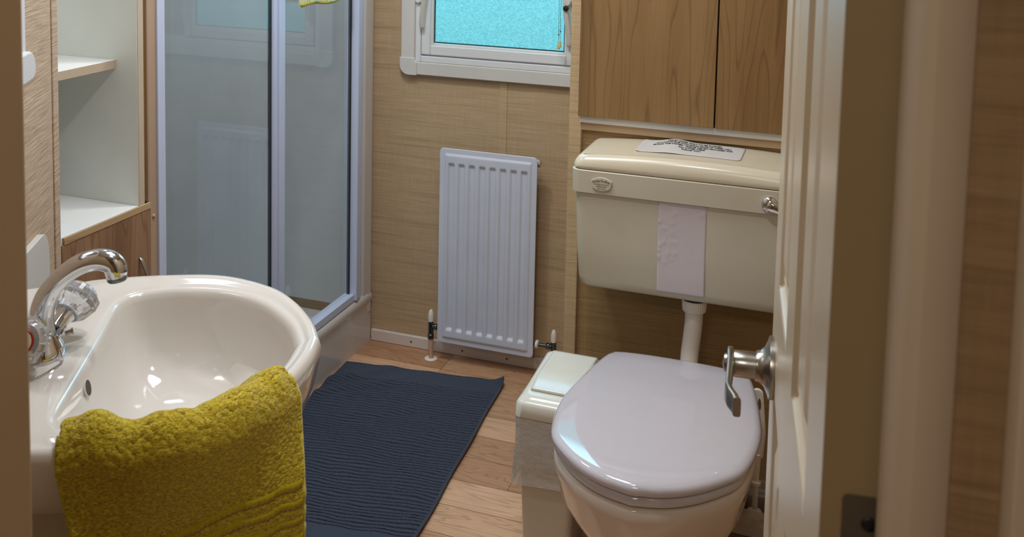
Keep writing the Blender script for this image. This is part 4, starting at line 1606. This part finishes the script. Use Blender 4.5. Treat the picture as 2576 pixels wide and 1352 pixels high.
m_ = MB()
P2 = [tilt(*p) for p in hpts]
m_.prism(P2, by - 0.004, by + 0.004, 'y')
hb = m_.build('handle', 'hedge', tb, bevel=0.0025, seg=3)
sl_ = []
for k in range(24):
    a = 2 * pi * k / 24
    sl_.append(tilt(0.004 + 0.0034 * cos(a), 0.338 + 0.0125 * sin(a) if abs(sin(a)) < 0.99 else 0.338 + 0.0125 * sin(a)))
MB().prism(sl_, by - 0.0046, by - 0.0038, 'y').build('slot', 'brown_box', tb)
MB().tube([(bx + 0.004, by, 0.222), (bx + 0.002, by, 0.16), (bx + 0.002, by, 0.085)], [0.0075, 0.0062, 0.0062], 16).build('stem', 'hedge', tb, smooth=True, auto=40)
MB().lathe([(0.006, 0.150), (0.010, 0.152), (0.0105, 0.158), (0.006, 0.162)], (bx + 0.003, by, 0), 'z', 20).build('ring', 'hedge', tb, smooth=True, auto=40)
MB().lathe([(0.0175, 0.078), (0.020, 0.081), (0.016, 0.090), (0.0065, 0.096)], (bx + 0.002, by, 0), 'z', 28).build('guard', 'hedge', tb, smooth=True, auto=40)
MB().lathe([(0.006, 0.0045), (0.022, 0.010), (0.026, 0.030), (0.024, 0.055), (0.006, 0.070)], (bx + 0.002, by, 0), 'z', 28).build('bristles', 'hedge', tb, smooth=True, auto=40)

# ------------------------------------------------------------------ door (open into the room)
DN = Vector((-0.003, 0.622, 0))
DF = Vector((-0.073, 1.256, 0))
dd = (DF - DN).normalized()
dn_ = Vector((dd.y, -dd.x, 0))      # away from the room, towards the right wall
DL = (DF - DN).length
do = struct_root('door_1', (DN.x, DN.y, 0), 'cream panelled bathroom door standing open on the right')
do['category'] = 'door'


def dpt(s, d, z):
    p = DN + dd * s + dn_ * d
    return (p.x, p.y, z)


DT = 0.038
panels = [(0.112, 0.285, 0.985, 1.88), (0.385, 0.550, 0.985, 1.88), (0.112, 0.285, 0.15, 0.86), (0.385, 0.550, 0.15, 0.86)]


def door_h(s, z):
    d = 0.0
    for s0, s1, z0, z1 in panels:
        e = min(s - s0, s1 - s, z - z0, z1 - z)
        if e > 0:
            if e < 0.006:
                d = 0.007 * (e / 0.006)
            elif e < 0.012:
                d = 0.007
            elif e < 0.018:
                d = 0.007 - 0.003 * (e - 0.012) / 0.006
            elif e < 0.030:
                d = 0.004 + 0.005 * (e - 0.018) / 0.012
            elif e < 0.050:
                d = 0.009 - 0.008 * (e - 0.030) / 0.020
            else:
                d = 0.001
    return d


ss = [0.0]
while ss[-1] < DL - 1e-6:
    s = ss[-1]
    near = any(abs(s - q) < 0.055 for pnl in panels[:2] for q in pnl[:2])
    ss.append(min(DL, s + (0.003 if near else 0.012)))
zs_ = [0.005]
while zs_[-1] < 1.975:
    z = zs_[-1]
    near = any(abs(z - q) < 0.056 for pnl in (panels[0], panels[2]) for q in pnl[2:])
    zs_.append(z + (0.003 if near else 0.02))
vs, fs = [], []
for z in zs_:
    for s in ss:
        vs.append(dpt(s, door_h(s, z), z))
w_ = len(ss)
for j in range(len(zs_) - 1):
    for i in range(w_ - 1):
        a = j * w_ + i
        fs.append((a, a + 1, a + w_ + 1, a + w_))
leaf = MB().add(vs, fs)
zt = zs_[-1]
leaf.add([dpt(DL, 0, 0.005), dpt(DL, 0, zt), dpt(DL, DT, zt), dpt(DL, DT, 0.005)], [(0, 1, 2, 3)])
leaf.add([dpt(0, 0.012, 0.005), dpt(DL, 0.012, 0.005), dpt(DL, DT, 0.005), dpt(0, DT, 0.005), dpt(0, 0.012, zt), dpt(DL, 0.012, zt), dpt(DL, DT, zt), dpt(0, DT, zt)], [(0, 3, 2, 1), (4, 5, 6, 7), (2, 3, 7, 6)])
leaf.build('leaf', 'door', do, smooth=True, auto=25)
MB().add([dpt(-0.0008, 0, 0.005), dpt(-0.0008, DT, 0.005), dpt(-0.0008, DT, zt), dpt(-0.0008, 0, zt), dpt(0.002, 0.0, 0.005), dpt(0.002, DT, 0.005), dpt(0.002, DT, zt), dpt(0.002, 0.0, zt)],
         [(0, 1, 2, 3), (4, 7, 6, 5), (0, 3, 7, 4), (1, 5, 6, 2), (0, 4, 5, 1), (3, 2, 6, 7)]).build('edge', 'door_edge', do)
# hinge leaf let into the edge
b = MB()
hp_ = []
for (a0, cy_, cz_) in ((pi, 0.018, 1.075), (1.5 * pi, 0.018, 0.985)):
    pass
hz0, hz1, hd0, hd1 = 0.967, 1.070, 0.0125, 0.0405
rr = 0.004
for (cx_, cz_, a0) in ((hd0 + rr, hz0 + rr, pi), (hd1 - 0.001, hz0, 1.5 * pi), (hd1 - 0.001, hz1, 0), (hd0 + rr, hz1 - rr, pi / 2)):
    if cx_ > 0.03:
        hp_.append((cx_, cz_))
    else:
        for k in range(7):
            a = a0 + pi / 2 * k / 6
            hp_.append((cx_ + rr * cos(a), cz_ + rr * sin(a)))
n_ = len(hp_)
vsa = [dpt(-0.0022, p[0], p[1]) for p in hp_] + [dpt(-0.0005, p[0], p[1]) for p in hp_]
hg = MB().add(vsa, [list(range(n_)), list(range(n_, 2 * n_))[::-1]] + [(i, (i + 1) % n_, n_ + (i + 1) % n_, n_ + i) for i in range(n_)]).build('hinge', 'hinge', do)
MB().lathe([(0.0048, 0.0), (0.0046, 0.0006), (0.001, 0.0004)], dpt(-0.0023, 0.0285, 1.0530), tuple(-dd), 18).build('screw_hole', 'black', hg, smooth=True)

# lever handle
hs, hz = 0.578, 0.876
nrm = -dn_
hc = Vector(dpt(hs, 0, hz))
up3 = Vector((0, 0, 1))
hd_ = MB().lathe([(0.036, 0.0), (0.0365, 0.002), (0.036, 0.0055), (0.030, 0.0075), (0.0225, 0.011), (0.0185, 0.016), (0.0178, 0.0205), (0.0165, 0.021)], tuple(hc), tuple(nrm), 40).build('handle', 'satin', do, smooth=True, auto=40)
MB().lathe([(0.0155, 0.020), (0.0158, 0.030), (0.0155, 0.046), (0.0150, 0.047)], tuple(hc), tuple(nrm), 32).build('neck', 'satin', hd_, smooth=True, auto=40)
# flat lever running towards the hinge
rings = []
for t, w, dpth, off in ((-0.018, 0.010, 0.0030, 0), (-0.012, 0.0155, 0.0040, 0), (0.0, 0.018, 0.0042, 0), (0.02, 0.0165, 0.0040, 0.0), (0.05, 0.0135, 0.0036, 0.001), (0.075, 0.0125, 0.0036, 0.002), (0.088, 0.012, 0.0038, -0.001), (0.100, 0.0115, 0.0042, -0.006), (0.108, 0.0110, 0.0044, -0.008)):
    c_ = hc + nrm * (0.051 + off) - dd * t
    ring = []
    for k in range(20):
        a = 2 * pi * k / 20
        ca, sa = cos(a), sin(a)
        ex = abs(ca) ** 0.4 * (1 if ca >= 0 else -1)
        ey = abs(sa) ** 0.4 * (1 if sa >= 0 else -1)
        ring.append(tuple(c_ + nrm * ex * dpth + up3 * ey * w))
    rings.append(ring)
MB().loft(rings).build('lever', 'satin', hd_, smooth=True, auto=50)
MB().lathe([(0.011, 0.0545), (0.010, 0.058), (0.001, 0.060)], tuple(hc), tuple(nrm), 24).build('lock_turn', 'satin', hd_, smooth=True, auto=50)
